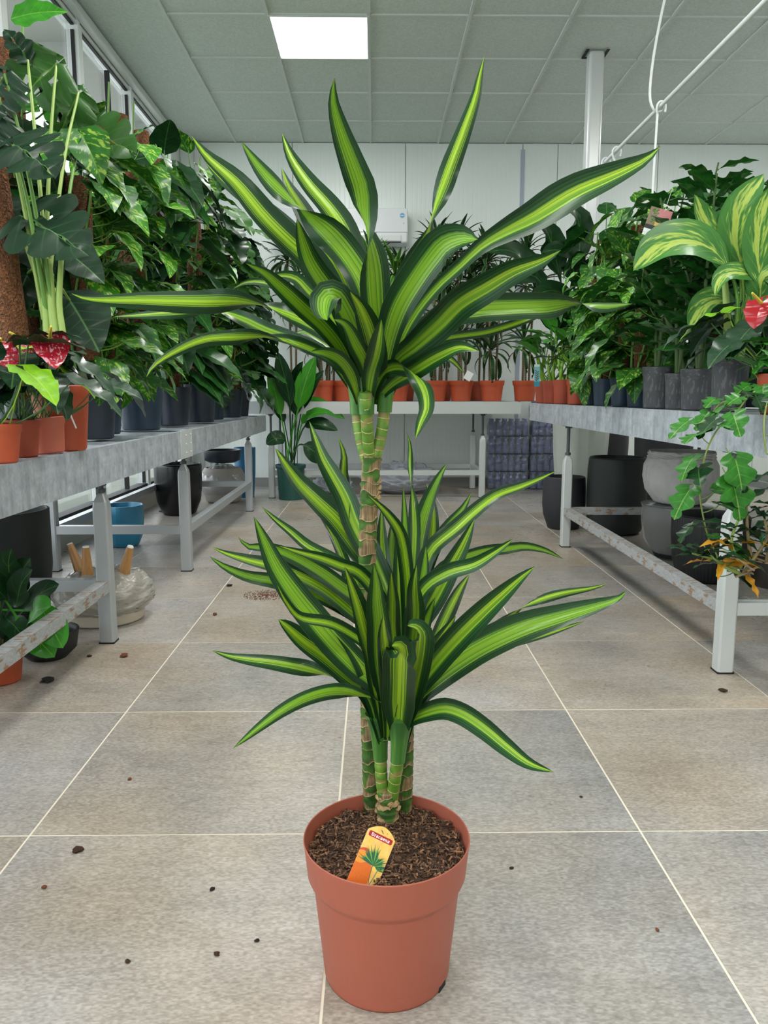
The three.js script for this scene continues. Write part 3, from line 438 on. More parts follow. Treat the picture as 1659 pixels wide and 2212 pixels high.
{ // canes and shoots
  const ringed = (r0, r1, n, amp) => (t) => (r0 + (r1 - r0) * t) * (1 + amp * (((t * n) % 1) - 0.5));
  const px = 1 / 1500;
  const b1 = onY(803, 1772, 0.17), b2 = onY(837, 1800, 0.17), b3 = onY(873, 1782, 0.17);
  const D1 = -b1.z, D2 = -b2.z, D3 = -b3.z;
  const up1 = at(803, 985, D1 - 0.004);
  part(hero, 'cane', sweep([b1, at(800, 1650, D1), at(796, 1500, D1), at(793, 1250, D1), at(797, 1100, D1 - 0.002), up1].map(loc), ringed(0.0132, 0.0142, 46, 0.1), 184, 18), mCane);
  part(hero, 'cane', sweep([b2, at(838, 1750, D2), at(836, 1706, D2)].map(loc), ringed(0.0185, 0.0155, 7, 0.1), 42, 18), mCane);
  part(hero, 'cane', sweep([b3, at(876, 1690, D3), at(878, 1560, D3 + 0.005), at(872, 1440, D3 + 0.01)].map(loc), ringed(0.012, 0.0115, 22, 0.1), 88, 16), mCane);
  for (const [pts, d] of [[[[793, 1000], [780, 950], [773, 905], [772, 850]], 0.004], [[[801, 995], [795, 950], [792, 900], [790, 845]], -0.016], [[[810, 990], [822, 945], [829, 900], [832, 840]], -0.004]])
    part(hero, 'shoot', sweep(pts.map(([x, y], i) => loc(at(x, y, D1 + d * i / 1.5))), ringed(0.0088, 0.0092, 8, 0.07), 48, 14), mShoot);
  for (const [pts, d] of [[[[829, 1725], [824, 1680], [822, 1630], [820, 1570]], 0.0], [[[845, 1740], [852, 1690], [859, 1640], [863, 1570]], -0.012]])
    part(hero, 'shoot', sweep(pts.map(([x, y], i) => loc(at(x, y, D2 + d * i / 1.5))), ringed(0.0095, 0.0105, 8, 0.07), 48, 14), mShoot);
  // sheaths of clasping leaf bases that widen out of each shoot
  const mSheath = std({ map: tex(128, 128, (u, v) => { const s = noise(u * 22, v * 1.5, 633, 22); return mixc(mixc([40, 92, 26], [84, 134, 40], s), [22, 66, 26], sstep(0.35, 1, v) * 0.6); }, true, 1, 1 / 0.07), roughness: 0.5 });
  for (const [pts, D, r1] of [[[[772, 895], [772, 850], [770, 800]], D1 + 0.004, 0.0195], [[[792, 895], [791, 845], [792, 795]], D1 - 0.022, 0.022], [[[830, 890], [833, 840], [838, 790]], D1 - 0.006, 0.022], [[[822, 1640], [820, 1590], [818, 1540]], D2, 0.021], [[[859, 1645], [863, 1590], [866, 1535]], D2 - 0.022, 0.024]])
    part(hero, 'leaf_sheath', sweep(pts.map(([x, y]) => loc(at(x, y, D))), (t) => 0.0112 + (r1 - 0.0112) * t * t, 14, 16, false), mSheath);
  // dry husk rags round the head of the tall cane and at the fork
  for (let k = 0; k < 34; k++) { const low = k > 22, y = low ? R(1715, 1780) : R(985, 1075), a = R(-1.9, 1.9), cx = low ? 838 : 801, D = low ? D2 : D1, r = low ? 0.0182 : 0.0146; const c = loc(at(cx, y, D)); const n = 6, pts = []; for (let i = 0; i <= n; i++) { const q = a + (i / n - 0.5) * R(0.9, 1.5); pts.push(V(c.x + Math.sin(q) * r, c.y + 0.002 * Math.sin(i * 2 + k), c.z + Math.cos(q) * r)); } part(hero, 'husk', ribbon(pts, R(0.0016, 0.0034), { nl: 8, nc: 1, face: V(0, 0.3, 1), wp: (t) => Math.sin(Math.PI * (0.1 + 0.8 * t)), fold: 0 }), mHusk); }
  // leaves: half width in photo pixels, depth sense (+ toward the camera), true length, base-to-tip course
  const DU = D1 - 0.004, DL = D2 - 0.012, DB = D3 + 0.01;
  const rows = [
    // upper crown
    [27, -1, 0.46, DU, '780 850 765 770 715 640 660 556 627 526 572 471 509 395 445 336 413 293'],
    [18, -1, 0.46, DU, '784 850 755 740 690 600 635 513 560 445 490 395 443 351'],
    [26, 0, 0.5, DU, '795 855 805 770 801 670 783 606 753 556 711 505 665 463 614 416 572 374 542 336 521 305', { pinch: 0.7, from: 1 }],
    [22, -1, 0.44, DU, '800 850 795 720 775 600 741 495 711 450 665 395 627 336 609 288'],
    [26, 1, 0.5, DU, '812 862 818 740 811 650 806 585 796 522 783 454 779 404 762 353 736 281 720 214 723 168', { pinch: 0.56 }],
    [18, -1, 0.5, DU, '828 850 836 720 867 624 899 557 921 507 935 457 967 371 998 290 1028 204 1037 159 1047 120', { pinch: 0.5 }],
    [29, 0, 0.55, DU, '832 850 858 755 894 683 944 620 989 579 1044 529 1098 498 1152 471 1242 416 1333 376 1396 344 1427 316', { wp: 'spoon' }],
    [29, 1, 0.42, DU, '822 855 835 770 850 705 870 655 900 605 932 560 960 528 998 514 1032 517', { blunt: 1 }],
    [26, 1, 0.45, DU, '830 858 849 790 899 746 949 701 994 656 1053 620 1107 588 1175 561 1212 540'],
    [23, -1, 0.5, DU, '838 850 890 745 960 685 1039 668 1107 664 1175 661 1242 654 1310 662 1366 656', { pinch: 0.78 }],
    [8, -1, 0.4, DU, '838 850 930 745 1060 716 1138 690 1200 660 1250 637'],
    [17, 1, 0.3, DU, '812 868 845 832 903 796 949 769 994 751 1035 759'],
    [9, -1, 0.3, DU, '830 855 880 790 945 765 975 778 1003 806'],
    [15, 1, 0.36, DU, '800 880 812 835 830 803 858 792 890 803 915 840 921 880 908 915 897 948', { pinch: 0.45 }],
    [18, -1, 0.36, DU, '832 845 842 730 858 660 885 590 920 540 964 505'],
    [16, -1, 0.34, DU, '826 850 840 740 850 670 872 610 900 565 935 535'],
    [25, 1, 0.36, DU, '788 855 770 760 729 655 695 612 668 568 652 521 641 472'],
    [20, -1, 0.42, DU, '792 850 775 720 735 600 690 520 655 455 622 400 608 362'],
    [14, -1, 0.36, DU, '790 845 760 730 710 610 670 520 645 450 628 415'],
    [18, 1, 0.36, DU, '780 860 745 770 700 710 655 668 606 622 570 590 531 569'],
    [14, 0, 0.3, DU, '782 855 750 750 708 668 668 630 637 600 596 596 572 612'],
    [26, 1, 0.3, DU, '796 870 790 800 768 725 742 668 722 640 706 642 700 672 707 692', { wp: 'curl' }],
    [20, 0, 0.5, DU, '776 862 732 748 677 703 623 680 572 662 521 653 445 652 319 649 184 645 154 634', { pinch: 0.45 }],
    [13, -1, 0.48, DU, '776 862 698 760 635 734 572 712 530 692 466 672 400 674 298 681 246 684', { pinch: 0.62 }],
    [13, 1, 0.48, DU, '780 872 749 809 699 767 635 741 572 729 509 729 445 733 382 758 331 792 316 815', { pinch: 0.5 }],
    [10, -1, 0.4, DU, '784 850 740 740 650 640 572 610 530 610 503 624'],
    [12, -1, 0.3, DU, '780 860 745 780 690 735 655 718 634 722'],
    [21, 1, 0.3, DU, '806 868 812 800 802 730 780 668 756 630'],
    [15, 1, 0.26, DU, '802 872 795 800 768 745 742 700 720 690'],
    [13, -1, 0.3, DU, '830 855 850 790 890 720 915 690 932 682'],
    [17, 1, 0.25, DU, '796 880 800 820 815 765 822 720 824 690'],
    [17, 0, 0.3, DU, '788 870 768 800 745 740 712 712 690 706'],
    [15, 0, 0.3, DU, '806 872 824 800 838 740 846 690 852 650'],
    [14, 1, 0.28, DU, '776 872 760 815 735 780 705 765 670 760'],
    // lower crown, leaves of the hidden cane behind
    [24, -1, 0.46, DB, '868 1450 850 1330 810 1235 774 1186 727 1124 690 1088 647 1045 618 1005 594 967'],
    [19, -1, 0.46, DB, '868 1450 840 1300 800 1200 766 1131 745 1074 719 1027 698 990 680 943 668 910'],
    [13, -1, 0.42, DB, '870 1440 830 1280 790 1180 770 1135 755 1081 741 1027 743 983 731 943', { pinch: 0.72 }],
    [12, 0, 0.42, DB, '866 1455 800 1300 740 1225 661 1178 629 1150 593 1121 565 1094'],
    [14, 0, 0.45, DB, '866 1455 800 1320 730 1262 683 1229 629 1200 575 1182 535 1180 514 1159'],
    [16, 0, 0.46, DB, '866 1465 810 1365 755 1316 701 1272 647 1244 585 1222 538 1211 481 1193 458 1181'],
    [14, 0, 0.46, DB, '866 1470 800 1360 719 1301 654 1272 593 1256 531 1244 481 1222 452 1201'],
    [12, 1, 0.34, DB, '868 1450 830 1310 774 1236 737 1222 698 1207 647 1193 602 1179'],
    [11, -1, 0.36, DB, '866 1455 800 1370 755 1290 748 1233 730 1182 705 1131 679 1098'],
    [17, -1, 0.4, DB, '874 1440 880 1340 895 1253 903 1174 922 1096 946 1037 965 1001'],
    [10, -1, 0.42, DB, '874 1440 884 1300 893 1200 895 1135 891 1076 885 1018 885 959 878 933', { pinch: 0.75 }],
    [9, 0, 0.36, DB, '872 1440 880 1300 879 1213 875 1155 873 1096 871 1052'],
    [12, 1, 0.32, DB, '872 1430 882 1300 877 1215 864 1151 844 1119 820 1092 794 1069'],
    [18, 0, 0.4, DB, '874 1460 890 1390 907 1343 934 1300 969 1233 1001 1174 1025 1121'],
    [12, -1, 0.38, DB, '876 1440 900 1320 918 1240 932 1180 936 1100 921 1043'],
    [15, 1, 0.38, DB, '874 1450 890 1330 920 1270 969 1238 1024 1221 1063 1198 1091 1178 1110 1163'],
    [10, -1, 0.42, DB, '876 1440 910 1300 954 1229 1009 1202 1056 1189 1095 1185 1134 1180 1181 1190 1217 1208'],
    [14, -1, 0.42, DB, '876 1440 900 1290 922 1210 938 1182 985 1143 1024 1108 1071 1072 1122 1053 1161 1037 1200 1018'],
    [12, -1, 0.38, DB, '876 1440 905 1280 938 1182 969 1135 1001 1096 1019 1063'],
    [12, 1, 0.34, DB, '868 1460 850 1370 848 1292 845 1236'],
    [13, -1, 0.36, DB, '868 1450 850 1350 835 1250 826 1180 824 1098'],
    [13, -1, 0.38, DB, '870 1450 858 1350 850 1260 846 1180 850 1112'],
    [12, 0, 0.36, DB, '872 1450 866 1350 864 1270 862 1200 858 1140'],
    [13, 0, 0.36, DB, '874 1450 890 1380 905 1310 915 1240 920 1180'],
    [12, -1, 0.36, DB, '874 1450 930 1400 960 1340 990 1280 1014 1240'],
    [11, -1, 0.34, DB, '874 1460 920 1435 950 1390 972 1340 976 1312'],
    [12, 1, 0.34, DB, '866 1470 800 1400 720 1350 647 1334 618 1301 599 1264'],
    [15, 1, 0.3, DB, '872 1460 890 1400 898 1330 896 1270 900 1220'],
    // lower crown, the two front shoots
    [24, 0, 0.46, DL, '832 1600 813 1479 774 1442 719 1385 676 1334 633 1280 596 1225 571 1171 548 1115'],
    [19, 1, 0.38, DL, '830 1590 802 1424 788 1370 774 1316 759 1269 744 1223'],
    [21, 1, 0.38, DL, '834 1590 831 1479 824 1424 820 1352 815 1305 813 1262 807 1218'],
    [19, 0, 0.34, DL, '826 1600 792 1493 748 1457 705 1421 654 1385 622 1356 601 1338', { blunt: 1 }],
    [14, 0, 0.4, DL, '824 1600 784 1493 748 1475 701 1457 647 1441 589 1430 538 1424 495 1417 458 1405', { pinch: 0.45 }],
    [13, 1, 0.44, DL, '862 1610 852 1565 835 1526 810 1511 777 1503 748 1494 712 1493 661 1507 611 1533 567 1565 531 1594 503 1617', { pinch: 0.36 }],
    [18, 1, 0.42, DL, '862 1610 872 1570 890 1554 915 1542 962 1531 1001 1543 1048 1574 1095 1613 1142 1648 1196 1668'],
    [26, 0, 0.46, DL, '868 1600 895 1515 946 1464 1016 1413 1083 1378 1142 1354 1220 1331 1299 1307 1338 1292 1354 1275'],
    [11, -1, 0.46, DL, '868 1590 920 1490 1024 1398 1083 1347 1122 1315 1173 1292 1220 1280 1279 1270 1313 1261', { pinch: 0.6 }],
    [21, 1, 0.4, DL, '864 1590 891 1503 934 1441 985 1382 1044 1323 1095 1276 1134 1241 1157 1223'],
    [28, 1, 0.24, DL, '862 1600 862 1540 864 1480 866 1425 868 1404 860 1394 846 1396', { wp: 'curl' }],
    [21, 1, 0.3, DL, '866 1595 880 1540 898 1460 908 1395 908 1366 897 1354 880 1352', { wp: 'curl' }],
    [9, -1, 0.34, DL, '868 1595 905 1525 954 1464 985 1452 1021 1428'],
    [9, -1, 0.42, DL, '868 1595 940 1465 1060 1405 1180 1370 1263 1342'],
    [14, 0, 0.3, DL, '824 1605 812 1540 795 1500 770 1480 735 1475'],
    [16, 1, 0.3, DL, '838 1595 842 1500 838 1430 830 1370 828 1330'],
    [15, 0, 0.34, DL, '870 1590 905 1480 935 1410 965 1360 985 1330'],
    [15, 0, 0.34, DL, '862 1590 878 1480 900 1400 925 1330 940 1290'],
    [15, 0, 0.34, DL, '828 1595 806 1500 785 1440 757 1400 725 1370'],
    [14, -1, 0.34, DL, '868 1590 910 1500 955 1440 1005 1405 1050 1390'],
  ];
  const wide = {
    spoon: (t) => (0.34 + 0.06 * t) * (1 - sstep(0.4, 0.72, t)) + sstep(0.4, 0.72, t) * Math.pow(Math.max(0, 1 - Math.pow(clamp((t - 0.68) / 0.32), 1.9)), 0.85),
    curl: (t) => (0.5 + 0.5 * sstep(0, 0.4, t)) * (t < 0.75 ? 1 : Math.pow(Math.max(0, 1 - Math.pow((t - 0.75) / 0.25, 2)), 0.6)),
    blunt: (t) => (0.42 + 0.58 * sstep(0, 0.45, t)) * (t < 0.7 ? 1 : Math.pow(Math.max(0, 1 - Math.pow((t - 0.7) / 0.3, 2.4)), 0.7)),
  };
  rows.forEach(([hw, sgn, Lt, D0, str, o = {}], k) => {
    const n = str.split(' ').map(Number), P = []; for (let i = 0; i < n.length; i += 2) P.push([n[i], n[i + 1]]);
    const cum = [0]; for (let i = 1; i < P.length; i++) cum.push(cum[i - 1] + Math.hypot(P[i][0] - P[i - 1][0], P[i][1] - P[i - 1][1]));
    const lp = cum.at(-1) * px, dz = sgn * Math.min(0.2, Math.sqrt(Math.max(0.0016, Lt * Lt - lp * lp)));
    const pts = P.map(([x, y], i) => at(x, y, D0 - dz * Math.pow(cum[i] / cum.at(-1), 1.15)));
    const rad = pts.at(-1).clone().sub(pts[0]).setY(0).normalize();
    const tw = o.pinch ? (t) => (o.from ? -1 : 1) * Math.PI * sstep(o.pinch - 0.2, o.pinch + 0.2, t) : (t) => 0.35 * Math.sin(k * 2.4 + t * 2.2);
    const wp = o.wp ? wide[o.wp] : o.blunt ? wide.blunt : undefined;
    part(hero, 'leaf', ribbon(pts.map(loc), hw * px * (D0 - dz * 0.5) * (D0 === DU ? 1.16 : 1.26), { nl: 30, nc: 6, wp, radial: rad, fold: o.wp === 'curl' ? 0.2 : 0.34, twist: tw, camMix: 0.8, wave: 0.05, seed: k, eye: loc(camera.position) }), mDrac[(k * 7 + (k >> 2)) % 3]);
  });
}
{ // plant label stuck in the soil
  const cv = document.createElement('canvas'); cv.width = 256; cv.height = 512; const g = cv.getContext('2d');
  g.fillStyle = '#f6cf78'; g.fillRect(0, 0, 256, 512);
  const r = rngOf(9); for (let i = 0; i < 260; i++) { g.fillStyle = `rgba(${240 + r() * 12 | 0},${170 + r() * 60 | 0},${70 + r() * 50 | 0},0.25)`; g.beginPath(); g.arc(r() * 256, r() * 512, 8 + r() * 22, 0, 7); g.fill(); }
  g.fillStyle = '#e2722a'; g.beginPath(); g.moveTo(0, 330); g.bezierCurveTo(60, 345, 80, 290, 130, 300); g.lineTo(160, 340); g.lineTo(170, 512); g.lineTo(0, 512); g.fill();
  g.fillStyle = '#f09a3e'; g.beginPath(); g.moveTo(0, 240); g.bezierCurveTo(50, 215, 90, 230, 108, 270); g.bezierCurveTo(90, 300, 60, 345, 0, 330); g.fill();
  g.fillStyle = '#d9563a'; g.beginPath(); g.moveTo(0, 225); g.bezierCurveTo(50, 190, 100, 200, 118, 270); g.bezierCurveTo(90, 225, 40, 220, 0, 240); g.fill();
  for (let i = 0; i < 60; i++) { g.fillStyle = 'rgba(160,70,20,0.35)'; g.fillRect(r() * 150, 330 + r() * 180, 1 + r() * 3, 2 + r() * 10); }
  g.lineCap = 'round';
  const blade = (x, y, a, L, w, c) => { const X = x + Math.cos(a) * L, Y = y - Math.sin(a) * L, nx = Math.sin(a) * w, ny = Math.cos(a) * w; g.fillStyle = c; g.beginPath(); g.moveTo(x - nx * 0.4, y - ny * 0.4); g.quadraticCurveTo((x + X) / 2 - nx, (y + Y) / 2 - ny, X, Y); g.quadraticCurveTo((x + X) / 2 + nx, (y + Y) / 2 + ny, x + nx * 0.4, y + ny * 0.4); g.fill(); };
  const cols = ['#1e5a46', '#2f7a48', '#174a44', '#58a03c', '#8db83a', '#2a6a5a'];
  for (let i = 0; i < 26; i++) blade(206, 330, 0.1 + i / 25 * 2.4, 40 + r() * 50, 6, cols[i % 6]);
  for (let i = 0; i < 38; i++) blade(152, 310, 0.15 + i / 37 * 2.85, 80 + r() * 90, 8, cols[(i * 5) % 6]);
  g.strokeStyle = '#6b6a58'; g.lineWidth = 7; g.beginPath(); g.moveTo(152, 310); g.quadraticCurveTo(160, 400, 178, 460); g.stroke();
  g.strokeStyle = '#8f8b76'; g.lineWidth = 9; g.beginPath(); g.moveTo(208, 330); g.quadraticCurveTo(200, 400, 184, 460); g.stroke();
  for (let i = 0; i < 16; i++) blade(186, 490, 0.1 + i / 15 * 2.9, 26 + r() * 22, 5, cols[(i * 3) % 6]);
  g.fillStyle = '#b3262c'; g.beginPath(); g.roundRect(18, 66, 220, 44, 14); g.fill();
  g.fillStyle = '#ffffff'; g.font = 'bold 38px sans-serif'; g.textAlign = 'center'; g.textBaseline = 'middle'; g.fillText('Dracaena', 128, 89);
  g.strokeStyle = '#22305a'; g.fillStyle = '#22305a'; g.lineWidth = 4; g.beginPath(); g.moveTo(104, 28); g.quadraticCurveTo(124, 32, 140, 56); g.quadraticCurveTo(124, 46, 104, 28); g.fill(); g.beginPath(); g.moveTo(118, 34); g.lineTo(136, 50); g.stroke(); g.lineWidth = 2; g.beginPath(); g.moveTo(164, 34); g.quadraticCurveTo(172, 42, 178, 36); g.stroke();
  const t = new THREE.CanvasTexture(cv); t.colorSpace = THREE.SRGBColorSpace;
  const D = -POT.z - 0.066, TL = at(796.5, 1787, D), TR = at(854, 1815, D + 0.008), BL = at(761, 1902, D - 0.032);
  const ex = TR.clone().sub(TL), w = ex.length(); ex.normalize(); const ey = TL.clone().sub(BL); ey.addScaledVector(ex, -ey.dot(ex)).normalize(); const ez = new THREE.Vector3().crossVectors(ex, ey), h = 0.075;
  const s = new THREE.Shape(); s.moveTo(-w / 2, -h); s.lineTo(w / 2, -h); s.lineTo(w / 2, -0.002); s.quadraticCurveTo(w * 0.28, 0.008, 0, 0.009); s.quadraticCurveTo(-w * 0.28, 0.008, -w / 2, -0.002); s.closePath();
  const geo = new THREE.ExtrudeGeometry(s, { depth: 0.0009, bevelEnabled: false, curveSegments: 12 }), p = geo.attributes.position, u = geo.attributes.uv; for (let i = 0; i < p.count; i++) u.setXY(i, p.getX(i) / w + 0.5, (p.getY(i) + h) / (h + 0.009));
  const m = solo('plant_label', geo, std({ map: t, roughness: 0.4 }), 'yellow and orange plant label reading Dracaena, stuck in the soil of the front pot', 'label');
  m.matrixAutoUpdate = true; m.quaternion.setFromRotationMatrix(new THREE.Matrix4().makeBasis(ex, ey, ez)); m.position.copy(TL).addScaledVector(ex, w / 2);
}

// ---------------------------------------------------------------- plants of the shop
function climber(label, { x, d, top, base, potMat, r = 0.1, h = 0.2, leaves = 40, geos = gPothos, mats = mPothos, pole = true, pr = 0.045, poleTop = 1.5, toward = 0.9, smin = 0.8, smax = 1.2, group, name = 'pothos_plant', low = 0.05, tip = true }) {
  const t = thing(name, label, 'plant', V(x, base, -d), group);
  pot(t, potMat, r, r * 0.76, h, 0.17, 0.05);
  const H = poleTop - base - h * 0.8;
  if (pole) { const p = part(t, 'moss_pole', poleGeo(pr, H), mCoir); p.position.set(0, h * 0.8, 0); }
  const stems = 3; for (let k = 0; k < stems; k++) { const a = R(0, 6.28), rr = pole ? pr + 0.008 : 0.02; const pts = []; for (let i = 0; i <= 6; i++) { const q = a + i * 0.5 * (k % 2 ? 1 : -1); pts.push(V(Math.cos(q) * rr, h * 0.8 + H * (0.94 + 0.08 * k) * i / 6, Math.sin(q) * rr)); } part(t, 'stem', sweep(pts, 0.005, 24, 6), mStem); }
  const span = top - base - h * 0.8;
  for (let k = 0; k < leaves; k++) {
    const f = (k + rnd()) / leaves, y = h * 0.8 + low + span * f * 0.96;
    const side = toward > rnd() ? (x < 0 ? 1 : -1) : R(-1, 1); // mostly toward the aisle and the camera
    const az = Math.atan2(side * R(-0.15, 1), R(-0.5, 1)) + R(-0.35, 0.35);
    const rr = pole ? pr * 0.8 : 0.01;
    const i = Math.floor(rnd() * geos.length);
    putLeaf(t, geos[i], pick(mats), V(Math.sin(az) * rr, y, Math.cos(az) * rr), az, R(0.15, 0.95) * (f > 0.75 ? 0.55 : 1) - (f < 0.12 ? 0.3 : 0), R(-0.35, 0.35), R(smin, smax));
  }
  if (tip) putLeaf(t, geos[0], mats[0], V(0, h * 0.8 + span, 0), R(0, 6), 1.35, 0, 0.9);
  return t;
}
// ---- left bench
{
  const front = [ // d, x, pot colour, pot radius, pole top, leaf kind
    [2.95, -1.06, mNavy, 0.105, 1.62, 'p'], [3.3, -1.12, mNavy2, 0.07, 1.6, 'p'], [3.72, -1.1, mNavy2, 0.115, 1.84, 'p'], [4.25, -1.08, mNavy, 0.1, 1.9, 'h'], [4.75, -1.05, mNavy, 0.11, 2.08, 'p'], [5.25, -1.08, mNavy2, 0.1, 1.9, 's'], [5.7, -1.04, mNavy, 0.1, 1.85, 's'], [6.1, -1.05, mNavy, 0.1, 1.8, 'h']];
  front.forEach(([d, x, m, r, pt, k], i) => climber(`climber in a dark-blue pot, ${ORD[i]} from the camera along the left bench front`, { x, d, base: LT, potMat: m, r, h: r * 2.05, poleTop: pt, top: pt + 0.06, leaves: 46, geos: k === 'p' ? gPothos : k === 'h' ? gPhilo : gSplit, mats: k === 'p' ? mPothos : k === 'h' ? mPhilo : [mMonst[0], mMonst[1]], group: 'climbers on the left benches', smin: 0.75, smax: 1.1 }));
  const pB = onX(255, 250, -1.3), pC = onX(458, 462, -1.3), pA = onX(14, 92, -1.3);
  const back = [[-pA.z, -1.3, pA.y, 'h'], [2.62, -1.5, 2.0, 'p'], [3.35, -1.5, 2.0, 'h'], [-pB.z, -1.3, pB.y, 'h'], [4.5, -1.45, 2.3, 'p'], [5.0, -1.4, 2.42, 'h'], [5.5, -1.42, 2.4, 'p'], [-pC.z, -1.3, pC.y, 'p'], [6.55, -1.5, 2.2, 'h'], [6.9, -1.2, 1.9, 's']];
  back.forEach(([d, x, pt, k], i) => { if (i === 9) return; climber(`tall climber against the left windows, ${ORD[i]} coir pole from the camera`, { x, d, base: LT, potMat: mNavy, r: 0.105, h: 0.21, pr: 0.05, poleTop: pt, top: pt - 0.2, tip: false, leaves: 44, geos: k === 'p' ? gPothos : k === 'h' ? gPhilo : gSplit, mats: k === 'p' ? mPothos : k === 'h' ? mPhilo : mMonst, group: 'climbers against the left windows', smin: 0.7, smax: 1.0 }); });
}
{ // monstera in the orange pot
  const b = onY(142, 976, LT), t = thing('monstera_plant', 'large split-leaf monstera in an orange pot, tallest at the left front', 'plant', V(b.x - 0.03, LT, b.z - 0.06));
  const L = (p) => p.clone().sub(t.position);
  pot(t, mTerra, 0.085, 0.066, 0.19, 0.14, 0.05);
  const p = part(t, 'moss_pole', poleGeo(0.04, 1.15), mCoir); p.position.set(-0.12, 0.15, -0.02); p.rotation.z = 0.06;
  const D0 = -t.position.z;
  // joint, tip, depth, width share, lobes
  [[122, 138, 28, 225, D0 + 0.35, 0.62, 1, 3], [28, 312, 118, 372, D0 - 0.05, 0.72, 0, 5], [46, 468, 190, 540, D0 + 0.02, 0.62, 0, 7], [178, 286, 292, 322, D0 + 0.55, 0.6, 1, 9], [150, 648, 216, 756, D0 + 0.3, 0.55, 0, 0], [138, 540, 226, 606, D0 + 0.3, 0.4, 0, 0], [-6, 440, 42, 515, D0 + 0.05, 0.6, 0, 0], [10, 160, -30, 250, D0, 0.6, 0, 11], [170, 200, 118, 310, D0 + 0.5, 0.45, 1, 13], [60, 590, 20, 690, D0 + 0.1, 0.4, 0, 0], [60, 130, 10, 60, D0 + 0.3, 0.5, 0, 17], [70, 520, 130, 620, D0 + 0.15, 0.4, 0, 0], [5, 250, -40, 330, D0 + 0.0, 0.6, 0, 21]].forEach(([bx, by, tx, ty, D, ws, mi, sd], i) => {
    const B = at(bx, by, D), T = at(tx, ty, D - 0.05), z = T.clone().sub(B), len = z.length(); z.normalize();
    const n = camera.position.clone().sub(B).normalize().multiplyScalar(0.85).add(V(0.1, 0.55, 0)); n.addScaledVector(z, -n.dot(z)).normalize();
    const x = new THREE.Vector3().crossVectors(n, z);
    const geo = sd ? monsteraGeo({ L: len, W: len * ws, tilt: -0.1, bend: 0.45, gap: 0.34, seed: 700 + sd }) : leafGeo({ L: len, W: len * ws, back: 0.2, e: 0.56, pw: 0.75, pl: 0, tilt: -0.1, bend: 0.4, fold: 0.15, seed: 720 + i, nl: 14 });
    const m = part(t, 'leaf', geo, mMonst[mi]); m.position.copy(L(B)); m.quaternion.setFromRotationMatrix(new THREE.Matrix4().makeBasis(x, n, z));
    const foot = at(95 + (i % 4) * 8, 690, D0 + 0.02), mid = foot.clone().lerp(B, 0.6).add(V(0, 0.06, 0));
    part(t, 'leaf_stalk', sweep([foot, mid, B].map(L), (q) => 0.008 - 0.004 * q, 14, 7), i % 2 ? mStem : mStemPale);
  });
  for (const [x1, x2, r] of [[96, 70, 0.014], [112, 104, 0.017], [128, 132, 0.012]]) part(t, 'stem', sweep([L(at(118, 850, D0)), L(at(x1 + 8, 740, D0)), L(at(x1, 660, D0 + 0.02)), L(at(x2, 560, D0 + 0.03))], (q) => r * (1 - 0.4 * q), 18, 10), mStemPale);
  const q = at(33, 38, D0 + 0.3), m = part(t, 'leaf', leafGeo({ L: 0.17, W: 0.055, back: 0.1, pl: 0, tilt: -0.1, bend: 0.4, fold: 0.2, seed: 790 }), mYoung); m.position.copy(L(q)); const z = at(132, 14, D0 + 0.3).sub(q).normalize(), n = V(0, 0.4, 1).addScaledVector(z, -z.z).normalize(); m.quaternion.setFromRotationMatrix(new THREE.Matrix4().makeBasis(new THREE.Vector3().crossVectors(n, z), n, z));
}
function anthurium(label, p, potMat, r, h, flowers, n, tiltX = 0, s = 1, red = mSpathe) { // flowers: pixel and distance
  const t = thing('anthurium_plant', label, 'plant', p, 'anthuriums');
  t.rotation.z = tiltX; pot(t, potMat, r, r * 0.74, h, 0.2, 0.06);
  for (let k = 0; k < n; k++) { const az = R(-1.8, 1.8) + (k % 4 === 0 ? 3 : 0); putLeaf(t, pick(gHeart), k % 9 === 3 ? mLime : mAnth, V(R(-0.02, 0.02), h * 0.85, R(-0.02, 0.02)), az, R(0.45, 1.35), R(-0.3, 0.3), R(0.75, 1.15) * s); }
  for (const [fx, fy, fd, az] of flowers) {
    const e = at(fx, fy, fd).sub(t.position).applyAxisAngle(V(0, 0, 1), -tiltX);
    const f = part(t, 'flower', leafGeo({ L: 0.075, W: 0.038, back: 0.28, e: 0.62, pw: 0.68, pl: 0, tilt: 0.1, bend: 0.5, fold: 0.15, seed: 810 }), red, red === mSpathe ? 'red spathe with pale mottling' : 'plain dark red spathe'); f.position.copy(e); f.rotation.order = 'YXZ'; f.rotation.set(0.75, az, 0); f.scale.setScalar(1.15);
    part(f, 'spadix', sweep([V(0, 0.002, 0.008), V(0, 0.025, 0.018), V(0, 0.05, 0.03)], (q) => 0.0042 - 0.0015 * q, 8, 8), std({ color: 0xd8c24a, roughness: 0.6 }));
    part(t, 'flower_stalk', sweep([V(0, h * 0.8, 0), e.clone().multiplyScalar(0.5).add(V(0, h * 0.45, 0)), e], 0.0025, 10, 6), mStem);
  }
}
anthurium('red-flowered anthurium in the small tilted pink pot on the left bench', onY(112, 983, LT).add(V(-0.03, 0, -0.06)), mTerraPink, 0.055, 0.1, [[106, 730, 1.9, 0.5]], 20, 0.1);
anthurium('anthurium in the small clay pot between two others on the left bench', onY(58, 992, LT).add(V(-0.04, 0, -0.07)), mTerra2, 0.05, 0.1, [[62, 738, 2.06, -0.3]], 18);
anthurium('anthurium in the small orange pot at the left edge of the photo', onY(16, 1004, LT).add(V(-0.04, 0, -0.05)), mTerra, 0.055, 0.095, [[-2, 752, 1.9, 0.5]], 18);
